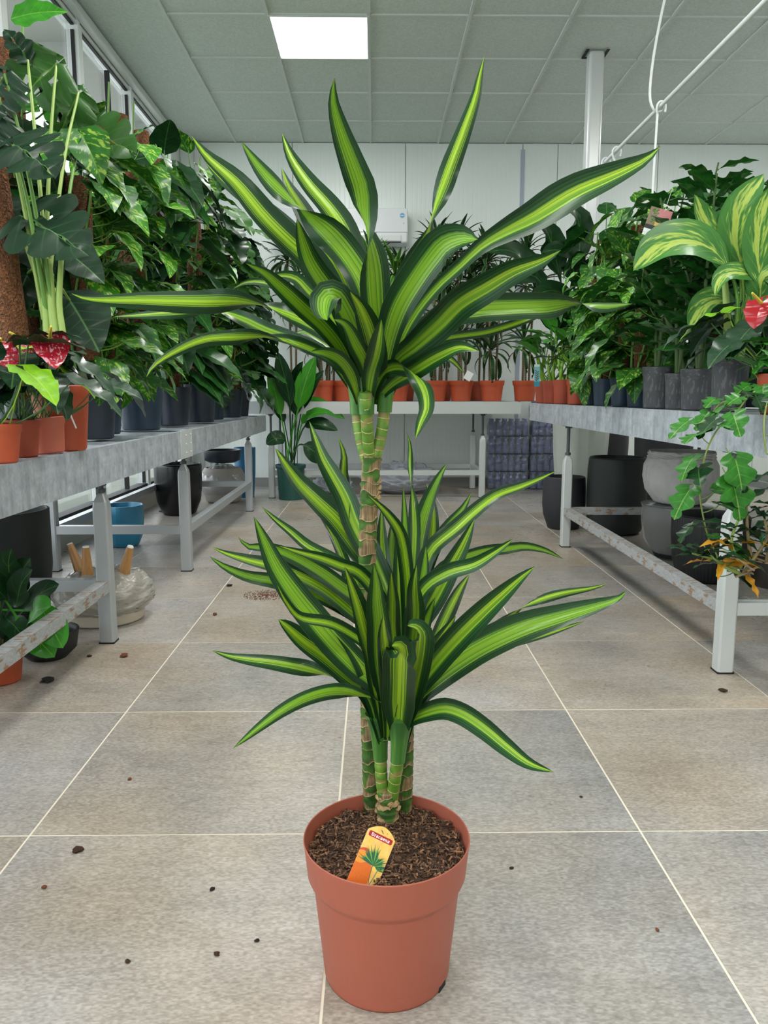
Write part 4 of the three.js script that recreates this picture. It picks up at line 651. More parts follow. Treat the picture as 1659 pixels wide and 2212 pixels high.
{ const q = at(113, 803, 2.08); const m = solo('price_tag', box(0.022, 0.05, 0.001), mWhite, 'small blank white tag stuck among the anthuriums', 'tag', q); m.rotation.set(0.2, 0.3, 0.25); part(m, 'stake', box(0.004, 0.14, 0.0008, 0, -0.09, -0.001), mWhite); }

// ---- back bench: cane dracaenas in orange pots
function caneDrac(label, x, d, potMat, canes, mats, r = 0.105, h = 0.17, tint) {
  const t = thing('cane_dracaena', label, 'plant', V(x, BT, -d), 'cane dracaenas on the back bench');
  pot(t, potMat, r, r * 0.76, h, 0.22, 0.07);
  for (const [ox, oz, H, lean, n] of canes) {
    const e = V(ox + lean, h * 0.8 + H, oz);
    part(t, 'cane', sweep([V(ox, h * 0.75, oz), V(ox + lean * 0.3, h * 0.8 + H * 0.5, oz), e], 0.0095, 16, 8), mBark);
    for (let k = 0; k < n; k++) { const f = k / n, el = -0.35 + 1.75 * f + R(-0.1, 0.1); putLeaf(t, gStrap[clamp(Math.floor((1 - f) * 5 + R(-0.6, 0.6)), 0, 4)], pick(mats), e.clone().add(V(0, (f - 0.5) * 0.09, 0)), k * 2.4 + R(-0.2, 0.2), el, R(-0.3, 0.3), R(0.75, 1.1)); }
  }
}
{
  const xs = [-0.62, -0.34, -0.06, 0.17, 0.4, 0.62, 0.85, 1.1].map((v) => v);
  const px = [697, 745, 800, 858, 940, 996, 1062, 1134];
  px.forEach((p, i) => {
    const q = at(p, 862, 6.55); const tall = i < 4 ? R(0.8, 0.95) : R(0.95, 1.12);
    caneDrac(`cane dracaena in an orange pot on the back bench, ${ORD[i]} from the left`, q.x, 6.55 + (i % 2) * 0.02, mTerra, [[-0.02, 0, tall, R(-0.03, 0.03), 34], [0.035, -0.02, tall * R(0.7, 0.82), 0.03, 30], [0.0, 0.03, tall * R(0.25, 0.4), -0.02, 16]], i === 3 ? [mDarkDrac[1]] : i === 2 ? mDarkDrac : [mDarkDrac[0]]);
  });
  for (let i = 0; i < 6; i++) caneDrac(`dracaena at the back wall behind the front pots, ${ORD[i]} from the left`, -0.72 + i * 0.33, 6.95, mTerra2, [[0, 0, R(0.9, 1.1), R(-0.04, 0.04), 32], [0.04, 0.02, R(0.55, 0.75), 0.02, 28]], [mDarkDrac[0]]);
  const q = at(1012, 812, 6.44); const c = solo('price_card', box(0.06, 0.075, 0.002), mWhite, 'white price card in an orange pot on the back bench', 'card', q); c.rotation.set(-0.2, 0.2, -0.5);
}

// ---- right bench
function leafyPot(label, { x, d, potMat, r, h, n, geos, mats, el = [0.7, 1.4], s = [0.8, 1.1], group, base = RT, name = 'foliage_plant', stems = 0, stemMat = mYoung, stemH = 0.3 }) {
  const t = thing(name, label, 'plant', V(x, base, -d), group); pot(t, potMat, r, r * 0.8, h, 0.24, 0.07);
  for (let k = 0; k < stems; k++) part(t, 'stem', sweep([V(R(-0.02, 0.02), h * 0.7, R(-0.02, 0.02)), V(R(-0.03, 0.03), h + stemH * 0.5, R(-0.03, 0.03)), V(R(-0.06, 0.06), h + stemH, R(-0.06, 0.06))], (q) => 0.011 - 0.005 * q, 10, 8), stemMat);
  for (let k = 0; k < n; k++) putLeaf(t, pick(geos), pick(mats), V(R(-0.03, 0.03), h * 0.85 + (stems ? R(0, stemH) : 0), R(-0.03, 0.03)), k * 2.4 + R(-0.3, 0.3), R(el[0], el[1]), R(-0.3, 0.3), R(s[0], s[1]));
  return t;
}
const mBright = std({ color: 0x7fb02c, roughness: 0.45 });
[[1173, 'first'], [1191, 'second'], [1214, 'third'], [1245, 'fourth']].forEach(([px, o], i) => {
  const z = 1680 * 1.105 / (px - 807);
  leafyPot(`young plant in a small clay pot, ${o} from the right bench far end`, { x: 1.105, d: (z - 0.02) / 0.989, potMat: mTerra2, r: 0.058, h: 0.14, n: 12, geos: gOval, mats: [mYoung, mFiddle], el: [0.8, 1.45], s: [0.6, 0.9], group: 'young plants in clay pots', stems: 3, stemMat: mBright, stemH: 0.16 });
});
[[1279, 'first'], [1303, 'second'], [1343, 'third'], [1379, 'fourth']].forEach(([px, o], i) => {
  const z = 1680 * 1.11 / (px - 807);
  climber(`small-potted pothos at the right bench front, ${o} from the clay pots`, { x: 1.115, d: z / 0.989, base: RT, potMat: mNavy2, r: 0.056, h: 0.13, poleTop: 1.42 - 0.03 * i, top: 1.45 - 0.04 * i, pr: 0.026, leaves: 30, smin: 0.55, smax: 0.85, toward: 0.5, group: 'pothos on the right bench', low: 0.0 });
});
[[1.66, 2.85, 1.42], [1.4, 3.2, 1.5], [1.66, 3.45, 1.56], [1.37, 3.7, 1.62], [1.63, 3.95, 1.68], [1.38, 4.2, 1.72], [1.62, 4.5, 1.78], [1.36, 4.72, 1.78], [1.62, 4.98, 1.8]].forEach(([x, d, pt], i) => climber(`golden pothos on a coir pole, ${ORD[i]} nearest in the right bench middle`, { x, d, base: RT, potMat: mNavy, r: 0.09, h: 0.17, poleTop: pt, top: pt + 0.03, pr: 0.04, leaves: 44, smin: 0.7, smax: 1.05, mats: i % 3 === 1 ? [mPhilo[1], mPothos[1]] : mPothos, group: 'pothos on the right bench', toward: 0.6 }));
{ // big oval-leaved plant at the far end
  const t = thing('strelitzia_plant', 'large dark oval-leaved plant at the far end of the right bench', 'plant', V(1.28, RT, -4.95)); pot(t, mNavy, 0.1, 0.08, 0.18, 0.17, 0.05);
  const L = (p) => p.clone().sub(t.position);
  [[1130, 560, 1052, 545], [1160, 600, 1065, 620], [1190, 520, 1140, 470], [1180, 660, 1110, 690], [1235, 560, 1170, 545], [1250, 480, 1195, 440], [1220, 640, 1150, 640]].forEach(([bx, by, tx, ty], i) => { const B = at(bx, by, 4.9), T = at(tx, ty, 4.75), f = V(t.position.x, RT + 0.15, t.position.z); part(t, 'leaf', ribbon([L(f), L(f.clone().lerp(B, 0.6).add(V(0, 0.06, 0))), L(B), L(B.clone().lerp(T, 0.5).add(V(0, 0.03, 0.02))), L(T)], 0.085, { nl: 24, nc: 4, fold: 0.15, face: V(-0.2, 0.5, 0.9), wp: (q) => q < 0.58 ? 0.06 : Math.pow(Math.sin(Math.PI * clamp((q - 0.58) / 0.42) ** 0.8), 0.7) }), mFiddle); });
}
function zz(label, x, d, potMat, r, h, fronds, base = RT) {
  const t = thing('zamioculcas_plant', label, 'plant', V(x, base, -d), 'ZZ plants on the right bench'); pot(t, potMat, r, r * 0.84, h, 0.2, 0.05);
  for (let [az, lean, H, n] of fronds) {
    const e = V(Math.sin(az) * lean, h + H, Math.cos(az) * lean), c = [V(0, h * 0.7, 0), V(e.x * 0.3, h + H * 0.5, e.z * 0.3), e], cu = new THREE.CatmullRomCurve3(c);
    const f = part(t, 'frond_stem', sweep(c, (q) => 0.009 - 0.006 * q, 16, 8), mStemDark);
    n = Math.round(n * 1.35); for (let k = 0; k < n; k++) { const q = 0.2 + 0.8 * k / n; putLeaf(t, pick(gZZ), mZZ, cu.getPointAt(Math.min(1, q)), (k % 2 ? 1.35 : -1.35) + R(-0.3, 0.3), R(0.25, 0.75), R(-0.4, 0.4), R(1.0, 1.4)); }
  }
}
{
  const X = 1.1, zd = (px) => 1680 * X / (px - 807) / 0.989;
  zz('ZZ plant in the grey pot next to the dark-blue pots on the right bench', X, zd(1420), mGreyPot, 0.056, 0.16, [[0.3, 0.1, 0.62, 16], [2.5, 0.14, 0.55, 14], [-1.5, 0.1, 0.5, 14]]);
  zz('ZZ plant in the narrow crumpled grey pot on the right bench', X + 0.01, zd(1459), mGreyPot, 0.045, 0.13, [[-1.2, 0.12, 0.6, 16], [0.5, 0.12, 0.7, 18]]);
  zz('ZZ plant in the scuffed grey pot beside the dieffenbachia', X + 0.01, zd(1504), mGreyPot, 0.06, 0.14, [[0, 0.05, 0.62, 20], [1.8, 0.14, 0.6, 16], [-2, 0.1, 0.45, 14]]);
  // dieffenbachia
  const d = zd(1565), t = thing('dieffenbachia_plant', 'dieffenbachia with large pale-centred leaves in the tall grey pot', 'plant', V(X + 0.02, RT, -d)); const L = (p) => p.clone().sub(t.position);
  pot(t, mGreyPot, 0.06, 0.05, 0.165, 0.13, 0.08);
  const f = V(t.position.x, RT + 0.14, t.position.z);
  [[1592, 640, 1560, 560, 1500, 520, 1425, 530, 1368, 585, 0.062], [1590, 620, 1565, 570, 1530, 535, 1490, 528, 1420, 552, 0.045], [1605, 640, 1598, 560, 1592, 520, 1602, 450, 1650, 375, 0.062], [1640, 650, 1638, 560, 1640, 510, 1650, 450, 1668, 400, 0.05], [1640, 640, 1632, 570, 1625, 548, 1640, 530, 1668, 505, 0.05], [1600, 690, 1575, 655, 1548, 648, 1515, 665, 1488, 712, 0.045], [1620, 600, 1610, 590, 1570, 590, 1550, 610, 1545, 640, 0.03], [1650, 600, 1660, 560, 1690, 540, 1730, 540, 1780, 560, 0.06], [1600, 620, 1590, 545, 1560, 520, 1520, 470, 1500, 420, 0.05], [1640, 640, 1650, 600, 1672, 590, 1690, 610, 1700, 650, 0.05]].forEach((n, i) => {
    const dd = d + (i % 3 - 1) * 0.07, P = []; for (let k = 0; k < 10; k += 2) P.push(at(n[k], n[k + 1], dd - 0.02 * k / 2)); part(t, 'leaf', ribbon([f, ...P].map(L), n[10] * 1.05, { nl: 26, nc: 4, fold: 0.22, face: V(-0.15, 0.45, 0.9), wp: (q) => q < 0.5 ? 0.11 - 0.04 * q : Math.pow(Math.sin(Math.PI * clamp((q - 0.48) / 0.52) ** 0.85), 0.75) }), mDieff); });
  for (const o of [-0.015, 0.02]) part(t, 'stem', sweep([V(o, 0.1, 0), V(o * 1.5, 0.25, 0.01), V(o * 2.5, 0.42, 0)], (q) => 0.014 - 0.005 * q, 14, 9), mStemPale);
  // bare leaning stem among the ZZ plants
  const s = thing('croton_stem', 'leaning bare green stem rising between the ZZ plants', 'plant', V(X + 0.1, RT, -zd(1459) - 0.12)); pot(s, mGreyPot, 0.05, 0.042, 0.13, 0.2, 0.05); const Ls = (p) => p.clone().sub(s.position), D = -s.position.z;
  part(s, 'stem', sweep([V(0, 0.08, 0), Ls(at(1455, 730, D)), Ls(at(1425, 650, D)), Ls(at(1390, 580, D)), Ls(at(1352, 548, D))], (q) => 0.013 - 0.008 * q, 24, 9), mStemDark);
  for (let k = 0; k < 9; k++) putLeaf(s, pick(gOval), mFiddle, Ls(at(1450 - k * 9, 720 - k * 14, D)), R(-3, 3), R(0.5, 1.2), R(-0.3, 0.3), 0.45);
  anthurium('dark-leaved anthurium with a red spathe at the right edge of the photo', V(1.2, RT, -2.32), mGreyPot, 0.06, 0.14, [[1648, 652, 2.2, -0.9]], 26, 0, 1.1, std({ color: 0x9c1620, roughness: 0.25 }));
}
// ---- ivy and its trailing runners
{
  const p = onY(1668, 895, RT).add(V(0.0, 0, -0.02)); const t = thing('trailing_ivy', 'green ivy trailing from a clay pot over the right bench edge', 'plant', V(Math.max(1.1, p.x), RT, -2.12)); const L = (q) => q.clone().sub(t.position);
  pot(t, mTerra2, 0.058, 0.045, 0.11, 0.28, 0.08);
  const runs = [ // runner over the edge and down, in front of the bench
    [[V(0, 0.1, 0), L(at(1625, 850, 2.05)), L(at(1590, 890, 1.98)), L(at(1548, 930, 1.95)), L(at(1523, 985, 1.95)), L(at(1512, 1060, 1.96)), L(at(1518, 1110, 1.97)), L(at(1530, 1160, 1.98)), L(at(1552, 1210, 1.98)), L(at(1548, 1245, 1.98))], 20],
    [[V(0, 0.1, 0), L(at(1655, 880, 1.98)), L(at(1650, 930, 1.95)), L(at(1655, 980, 1.95))], 7],
    [[V(0, 0.1, 0), L(at(1600, 860, 2.1)), L(at(1560, 870, 2.1)), L(at(1530, 905, 2.05)), L(at(1510, 915, 2.0))], 9]];
  runs.forEach(([pts, n], i) => { part(t, 'runner', sweep(pts, 0.0022, 40, 6), mStemPale); const c = new THREE.CatmullRomCurve3(pts); for (let k = 1; k <= n; k++) putLeaf(t, pick(gIvy), k % 4 ? mIvy : mPhilo[0], c.getPointAt(Math.min(1, k / n)), R(-1.6, 1.6), R(-0.2, 0.7), R(-0.5, 0.5), R(0.6, 1.25)); });
  for (let k = 0; k < 44; k++) putLeaf(t, pick(gIvy), mIvy, V(R(-0.06, 0.05), R(0.09, 0.16), R(-0.05, 0.05)), R(-3.1, 3.1), R(0, 1.3), R(-0.4, 0.4), R(0.6, 1.2));
  for (const [x, y, s] of [[1568, 968, 1.35], [1560, 1010, 1.45]]) putLeaf(t, gIvy[2], mIvy, L(at(x, y, 1.95)), 0.1, -0.5, 0.2, s);
}
{ // hanging orchid with yellowing leaves
  const t = thing('hanging_orchid', 'hanging orchid clump with yellowing leaves beside the right bench leg', 'plant', at(1632, 1215, 1.92)); const L = (q) => q.clone().sub(t.position), D = 1.92;
  const mCanePale = std({ color: 0x8d7f55, roughness: 0.8 }), mRoot = std({ color: 0x9c8a6c, roughness: 0.9 });
  part(t, 'basket', lathe([[0, -0.05], [0.05, -0.05], [0.062, 0.015], [0.058, 0.015], [0.046, -0.042], [0, -0.042]], 24), mGasket).position.set(0.05, -0.01, 0);
  part(t, 'hanger', sweep([V(0.1, 0, 0), V(0.12, 0.2, 0), V(0.09, 0.42, 0.0), V(0.1, RT - t.position.y - 0.02, -0.03)], 0.0015, 16, 5), mBolt);
  [[1600, 1225, 1580, 1170, 1605, 1100], [1625, 1225, 1615, 1150, 1612, 1050], [1590, 1230, 1540, 1208, 1495, 1195], [1650, 1240, 1660, 1180, 1650, 1110], [1600, 1240, 1550, 1215, 1520, 1180], [1610, 1235, 1640, 1190, 1670, 1150]].forEach((n, i) => {
    const pts = [at(n[0], n[1], D), at(n[2], n[3], D - 0.02), at(n[4], n[5], D - 0.03)].map(L); part(t, 'cane', sweep(pts, (q) => 0.0055 - 0.003 * q, 12, 7), i % 2 ? mCanePale : mStemPale); const c = new THREE.CatmullRomCurve3(pts);
    for (let k = 0; k < 8; k++) putLeaf(t, pick(gSlim), k < 2 && i % 2 === 0 ? mYellow : mAnth, c.getPointAt(0.3 + 0.7 * k / 7), (k % 2 ? 1.4 : -1.4) + R(-0.8, 0.8), R(0.1, 0.9), R(-0.4, 0.4), R(0.7, 1.1)); });
  for (let k = 0; k < 10; k++) part(t, 'root', sweep([V(R(-0.04, 0.06), 0, R(-0.03, 0.03)), V(R(-0.08, 0.06), R(-0.02, 0.03), R(-0.03, 0.05)), V(R(-0.09, 0.08), R(-0.04, 0.02), R(-0.03, 0.06))], 0.003, 10, 5), mRoot);
  putLeaf(t, gSlim[1], mYellow, L(at(1578, 1165, D)), -1.5, -0.2, 0.4, 0.9); putLeaf(t, gSlim[0], mYellow, L(at(1605, 1235, D)), 0.6, -0.7, 0.2, 0.8);
}
{ // hanging picture card among the pothos, bottle-green label in the clay pot
  const cv = document.createElement('canvas'); cv.width = 128; cv.height = 192; const g = cv.getContext('2d'), r = rngOf(5); g.fillStyle = '#8a7564'; g.fillRect(0, 0, 128, 192); g.fillStyle = '#c98484'; g.fillRect(48, 0, 80, 58); g.fillStyle = '#d9b25e'; g.fillRect(48, 58, 80, 60); g.fillStyle = '#2c3134'; g.fillRect(0, 118, 128, 28); g.fillStyle = '#e6eceb'; g.fillRect(0, 146, 128, 46);
  for (let i = 0; i < 60; i++) { g.fillStyle = ['#4f7a3a', '#7fa04a', '#38602c'][i % 3]; g.beginPath(); g.ellipse(18 + r() * 34, 8 + r() * 100, 5, 3, r() * 3, 0, 7); g.fill(); }
  const tx = new THREE.CanvasTexture(cv); tx.colorSpace = THREE.SRGBColorSpace; const m = solo('picture_card', box(0.075, 0.105, 0.001), std({ map: tx, roughness: 0.4 }), 'picture card with pink, yellow and black print among the right-hand pothos', 'card', at(1420, 482, 2.75)); m.rotation.set(-0.25, -0.1, -0.35);
  part(m, 'string', new THREE.CylinderGeometry(0.0008, 0.0008, 0.09, 5).translate(0.01, 0.09, 0), mWhite);
  const c2 = document.createElement('canvas'); c2.width = 64; c2.height = 192; const h = c2.getContext('2d'); h.fillStyle = '#8cc7cf'; h.fillRect(0, 0, 64, 192); h.fillStyle = '#3f9fb6'; h.fillRect(0, 150, 64, 42); h.fillStyle = '#dfeeee'; h.fillRect(0, 0, 64, 20); h.strokeStyle = '#2c4a2e'; h.lineWidth = 4; h.beginPath(); h.moveTo(32, 150); h.lineTo(32, 60); h.stroke(); for (let i = 0; i < 9; i++) { h.fillStyle = '#35613a'; h.beginPath(); h.ellipse(32 + (i % 2 ? 12 : -12), 55 + i * 10, 12, 4, i % 2 ? -0.6 : 0.6, 0, 7); h.fill(); }
  const t2 = new THREE.CanvasTexture(c2); t2.colorSpace = THREE.SRGBColorSpace; const k = solo('plant_label', box(0.034, 0.13, 0.001), std({ map: t2, roughness: 0.4 }), 'upright light-blue plant label in the farthest small clay pot', 'label', at(1160, 811, 4.72)); k.rotation.set(0, 0.1, 0.02);
}
{ // farther bench at the right: dark pots with broad foliage
  [[2.6, 2.9], [2.65, 3.5], [2.6, 4.1], [2.65, 4.7]].forEach(([x, d], i) => climber(`leafy climber on the farther right bench, ${ORD[i]} from the camera`, { x, d, base: RT, potMat: mNavy, r: 0.12, h: 0.24, poleTop: 1.75, top: 1.8, leaves: 34, geos: gPhilo, mats: mPhilo, group: 'climbers on the farther right bench' }));
  [[2.62, 3.75, 0.16], [2.6, 3.2, 0.13]].forEach(([x, d, r], i) => { const t = leafyPot(i ? 'smaller dark floor pot with foliage under the farther right bench' : 'larger dark floor pot with low foliage under the farther right bench', { x, d, potMat: mNavy, r, h: 0.26, n: 12, geos: gPhilo, mats: mPhilo, base: 0, s: [0.5, 0.7], name: 'floor_plant', el: [0.2, 1.0] }); });
}

// ---------------------------------------------------------------- under the benches
const mBlackPot = std({ color: 0x17191c, roughness: 0.5 }), mGraph = std({ color: 0x2a2c30, roughness: 0.62 }), mDarkGreen = std({ color: 0x1d2624, roughness: 0.55 });
function planter(name, label, p, mat, prof, seg = 48) { return solo(name, lathe(prof, seg), mat, label, 'planter', p); }
const hollow = (out, rim, depth) => [...out, [out.at(-1)[0] - rim, out.at(-1)[1]], [out.at(-1)[0] - rim, out.at(-1)[1] - depth], [0, out.at(-1)[1] - depth]];
planter('tall_planter', 'matt graphite planter with rounded foot beside the right bench far leg', onY(1216, 1140, 0), mGraph, hollow([[0, 0], [0.085, 0], [0.1, 0.006], [0.13, 0.09], [0.138, 0.16], [0.136, 0.26], [0.131, 0.33], [0.126, 0.336]], 0.012, 0.2));
planter('tall_planter', 'large dark-green cylinder planter under the right bench', onY(1328, 1150, 0), mDarkGreen, hollow([[0, 0], [0.13, 0], [0.155, 0.02], [0.176, 0.09], [0.182, 0.2], [0.18, 0.4], [0.174, 0.465], [0.168, 0.474]], 0.014, 0.3));
{ const p = onY(1490, 1152, 0); p.x = 1.6; p.z = -4.02;
  const b = thing('wrapped_bowl', 'dark bowl wrapped in clear film under the white pot', 'planter', p);
  part(b, 'bowl', lathe(hollow([[0, 0], [0.09, 0], [0.11, 0.01], [0.16, 0.1], [0.18, 0.2], [0.178, 0.27], [0.165, 0.285]], 0.02, 0.1), 40), mDarkGreen);
  const f = lathe([[0.1, 0.004], [0.17, 0.1], [0.186, 0.2], [0.184, 0.275], [0.19, 0.288], [0.0, 0.292]], 40); const q = f.attributes.position; for (let i = 0; i < q.count; i++) { const x = q.getX(i), y = q.getY(i), z = q.getZ(i), k = 1 + 0.02 * noise(Math.atan2(z, x) * 5 + 20, y * 30, 901); q.setXYZ(i, x * k, y, z * k); } f.computeVertexNormals();
  part(b, 'film', f, phys({ color: 0xffffff, transmission: 0.85, thickness: 0, roughness: 0.15, side: THREE.DoubleSide }), 'clear plastic film');
  const g = lathe(hollow([[0, 0], [0.11, 0], [0.13, 0.01], [0.175, 0.07], [0.19, 0.14], [0.186, 0.2], [0.168, 0.235], [0.172, 0.242], [0.165, 0.25], [0.17, 0.257], [0.165, 0.272]], 0.014, 0.2), 48);
  const s = solo('round_planter', g, std({ color: 0xb9b9b6, roughness: 0.75, bumpMap: tex(256, 128, (u, v) => grey(255 * fbm(u * 40, v * 18, 911, 2, 40, 18)), false, 1, 1), bumpScale: 0.012 }), 'round pale hammered pot stacked on the wrapped bowl', 'planter', V(p.x, 0.294, p.z)); }
{ // ribbed planter
  const prof = hollow([[0, 0], [0.115, 0], [0.135, 0.012], [0.158, 0.09], [0.168, 0.2], [0.17, 0.3], [0.166, 0.306]], 0.02, 0.06), g = lathe(prof, 180), q = g.attributes.position; for (let i = 0; i < q.count; i++) { const x = q.getX(i), y = q.getY(i), z = q.getZ(i), r = Math.hypot(x, z); if (r > 0.12 && y > 0.01 && y < 0.302) { const k = 1 + 0.012 * Math.cos(Math.atan2(z, x) * 60); q.setXYZ(i, x * k, y, z * k); } } g.computeVertexNormals();
  solo('ribbed_planter', g, mBlackPot, 'black vertically ribbed planter behind the near right bench leg', 'planter', onY(1527, 1250, 0).add(V(0, 0, 0))); }
{ // plastic-wrapped column foot
  const f = new THREE.CylinderGeometry(0.2, 0.155, 0.74, 40, 20, true), q = f.attributes.position; for (let i = 0; i < q.count; i++) { const x = q.getX(i), y = q.getY(i), z = q.getZ(i), a = Math.atan2(z, x), k = 1 + 0.1 * (noise(a * 3 + 20, y * 2, 921) - 0.5) + 0.04 * Math.sin(a * 9 + y * 3); q.setXYZ(i, x * k, y, z * k); } f.computeVertexNormals();
  solo('plastic_wrap', f, phys({ color: 0xdfe6de, transmission: 0.5, thickness: 0, roughness: 0.5, clearcoat: 0.8, clearcoatRoughness: 0.2, side: THREE.DoubleSide }), 'milky plastic sheet wrapped round the column foot', 'plastic sheet', V(1.46, 0.372, -5.47)); }
planter('tall_planter', 'dark planter standing far back to the right of the wrapped column', V(2.15, 0, -5.75), mGraph, hollow([[0, 0], [0.14, 0], [0.16, 0.02], [0.2, 0.3], [0.21, 0.55]], 0.015, 0.2));
planter('tall_planter', 'dark square-shouldered planter against the back wall at right', V(1.95, 0, -6.7), mBlackPot, hollow([[0, 0], [0.2, 0], [0.22, 0.02], [0.24, 0.4], [0.24, 0.62]], 0.015, 0.2));
// ---- water packs
{
  const bot = lathe([[0, 0], [0.024, 0], [0.028, 0.004], [0.029, 0.05], [0.027, 0.056], [0.029, 0.062], [0.029, 0.1], [0.027, 0.106], [0.0285, 0.115], [0.013, 0.15], [0.012, 0.158], [0, 0.158]], 14), cap = new THREE.CylinderGeometry(0.0135, 0.0135, 0.014, 12).translate(0, 0.162, 0);
  const mBot = phys({ color: 0x3d5f96, roughness: 0.1, transmission: 0.3, thickness: 0, clearcoat: 0.8 }), mCap = std({ color: 0x24469a, roughness: 0.4 }), mLab = std({ color: 0x1f3a78, roughness: 0.35 });
  const lab = new THREE.CylinderGeometry(0.0296, 0.0296, 0.04, 14, 1, true).translate(0, 0.08, 0);
  const wrap = new RoundedBoxGeometry(0.37, 0.176, 0.19, 3, 0.02), q = wrap.attributes.position; for (let i = 0; i < q.count; i++) { const k = 0.008 * (noise(q.getX(i) * 40 + 40, q.getY(i) * 40 + q.getZ(i) * 30 + 40, 931) - 0.5); q.setXYZ(i, q.getX(i), q.getY(i), q.getZ(i) + k); } wrap.computeVertexNormals(); wrap.translate(0, 0.088, 0);
  const mWrap = phys({ color: 0xffffff, transmission: 0.9, thickness: 0, roughness: 0.12, bumpMap: tex(256, 128, (u, v) => grey(255 * fbm(u * 14, v * 9, 941, 3, 14, 9)), false), bumpScale: 0.012 });
  const rows = ['bottom', 'second', 'third', 'fourth', 'top'];
  [[1093, 'left'], [1184, 'right']].forEach(([px, side], c) => { const p = onY(px, 1050, 0); p.z = -7.12; p.x = (px - 807) * 7.17 / 1680; for (let k = 0; k < (c ? 5 : 4); k++) { const t = thing('bottle_pack', `shrink-wrapped water bottle pack, ${rows[k]} in the ${side} stack`, 'bottle pack', V(p.x + R(-0.005, 0.005), 0.002 + k * 0.161, p.z), 'water packs by the back wall'); for (let i = 0; i < 6; i++) for (let j = 0; j < 3; j++) { const b = part(t, 'bottle', bot, mBot); b.position.set((i - 2.5) * 0.06, 0.002, (j - 1) * 0.06); part(b, 'cap', cap, mCap); part(b, 'bottle_label', lab, mLab); } part(t, 'shrink_wrap', wrap, mWrap); t.scale.y = 0.9; } });
}
function lump(rx, ry, rz, seed, amp, fold = 6) { const g = new THREE.SphereGeometry(1, 72, 48), q = g.attributes.position; for (let i = 0; i < q.count; i++) { let x = q.getX(i), y = q.getY(i), z = q.getZ(i); const k = 1 + amp * (fbm(x * fold + 20, y * fold + z * fold + 20, seed, 4) - 0.5) * 2 + amp * 0.8 * (Math.abs(noise(x * 3 + z * 4 + 9, y * 3 + 9, seed + 7) - 0.5) - 0.25); q.setXYZ(i, x * rx * k, Math.max(0.002, (y * 0.5 + 0.5) * 2 * ry * k * (y > -0.9 ? 1 : 0)), z * rz * k); } g.computeVertexNormals(); return g; }
const mCloth = std({ color: 0xb4b8c2, roughness: 0.9, side: THREE.DoubleSide });
solo('crumpled_sheet', lump(0.34, 0.13, 0.2, 951, 0.28, 4), mCloth, 'crumpled pale grey sheet heaped under the back bench', 'cloth', V(0.24, 0.0, -6.8));
solo('crumpled_sheet', lump(0.18, 0.07, 0.16, 957, 0.3, 5), mCloth, 'smaller crumpled sheet on the floor left of the big heap', 'cloth', V(-0.36, 0.0, -6.75));
{ // green pot with bird-of-paradise leaves
  const p = onY(629, 1078, 0), t = thing('strelitzia_plant', 'broad-leaved plant in a dark-green floor pot by the back bench', 'plant', p), L = (q) => q.clone().sub(t.position), D = -p.z;
  const g = lathe([[0, 0], [0.098, 0], [0.1, 0.004], [0.113, 0.255], [0.124, 0.258], [0.126, 0.285], [0.12, 0.287], [0.112, 0.25], [0, 0.24]], 40); part(t, 'pot', g, mGreenPot);
  part(t, 'soil', new THREE.CylinderGeometry(0.108, 0.1, 0.03, 24).translate(0, 0.245, 0), mSoil);
  [[640, 900, 680, 770, 660, 1], [625, 860, 600, 760, 640, 0], [660, 920, 730, 930, 560, 0], [655, 910, 712, 890, 600, 0], [610, 900, 560, 850, 0, 0], [635, 840, 655, 780, 0, 1], [600, 870, 580, 800, 0, 0], [615, 950, 575, 960, 0, 0], [650, 960, 700, 1000, 0, 0], [660, 870, 745, 905, 0, 0], [640, 880, 640, 800, 0, 0], [655, 870, 700, 800, 0, 0]].forEach((n, i) => { const f = V(p.x + R(-0.04, 0.04), 0.26, p.z), B = at(n[0], n[1], D - R(-0.05, 0.1)), T = at(n[2], n[3], D - R(0, 0.25)); part(t, 'leaf', ribbon([f, f.clone().lerp(B, 0.6).add(V(0, 0.04, 0)), B, B.clone().lerp(T, 0.5).add(V(0, 0.03, 0.03)), T].map(L), R(0.05, 0.085), { nl: 24, nc: 4, fold: 0.25, face: V(R(-0.5, 0.5), 0.5, 0.8), wp: (q) => q < 0.55 ? 0.09 : Math.pow(Math.sin(Math.PI * clamp((q - 0.55) / 0.45) ** 0.8), 0.7) }), i % 3 ? mFiddle : mYoung); });
}
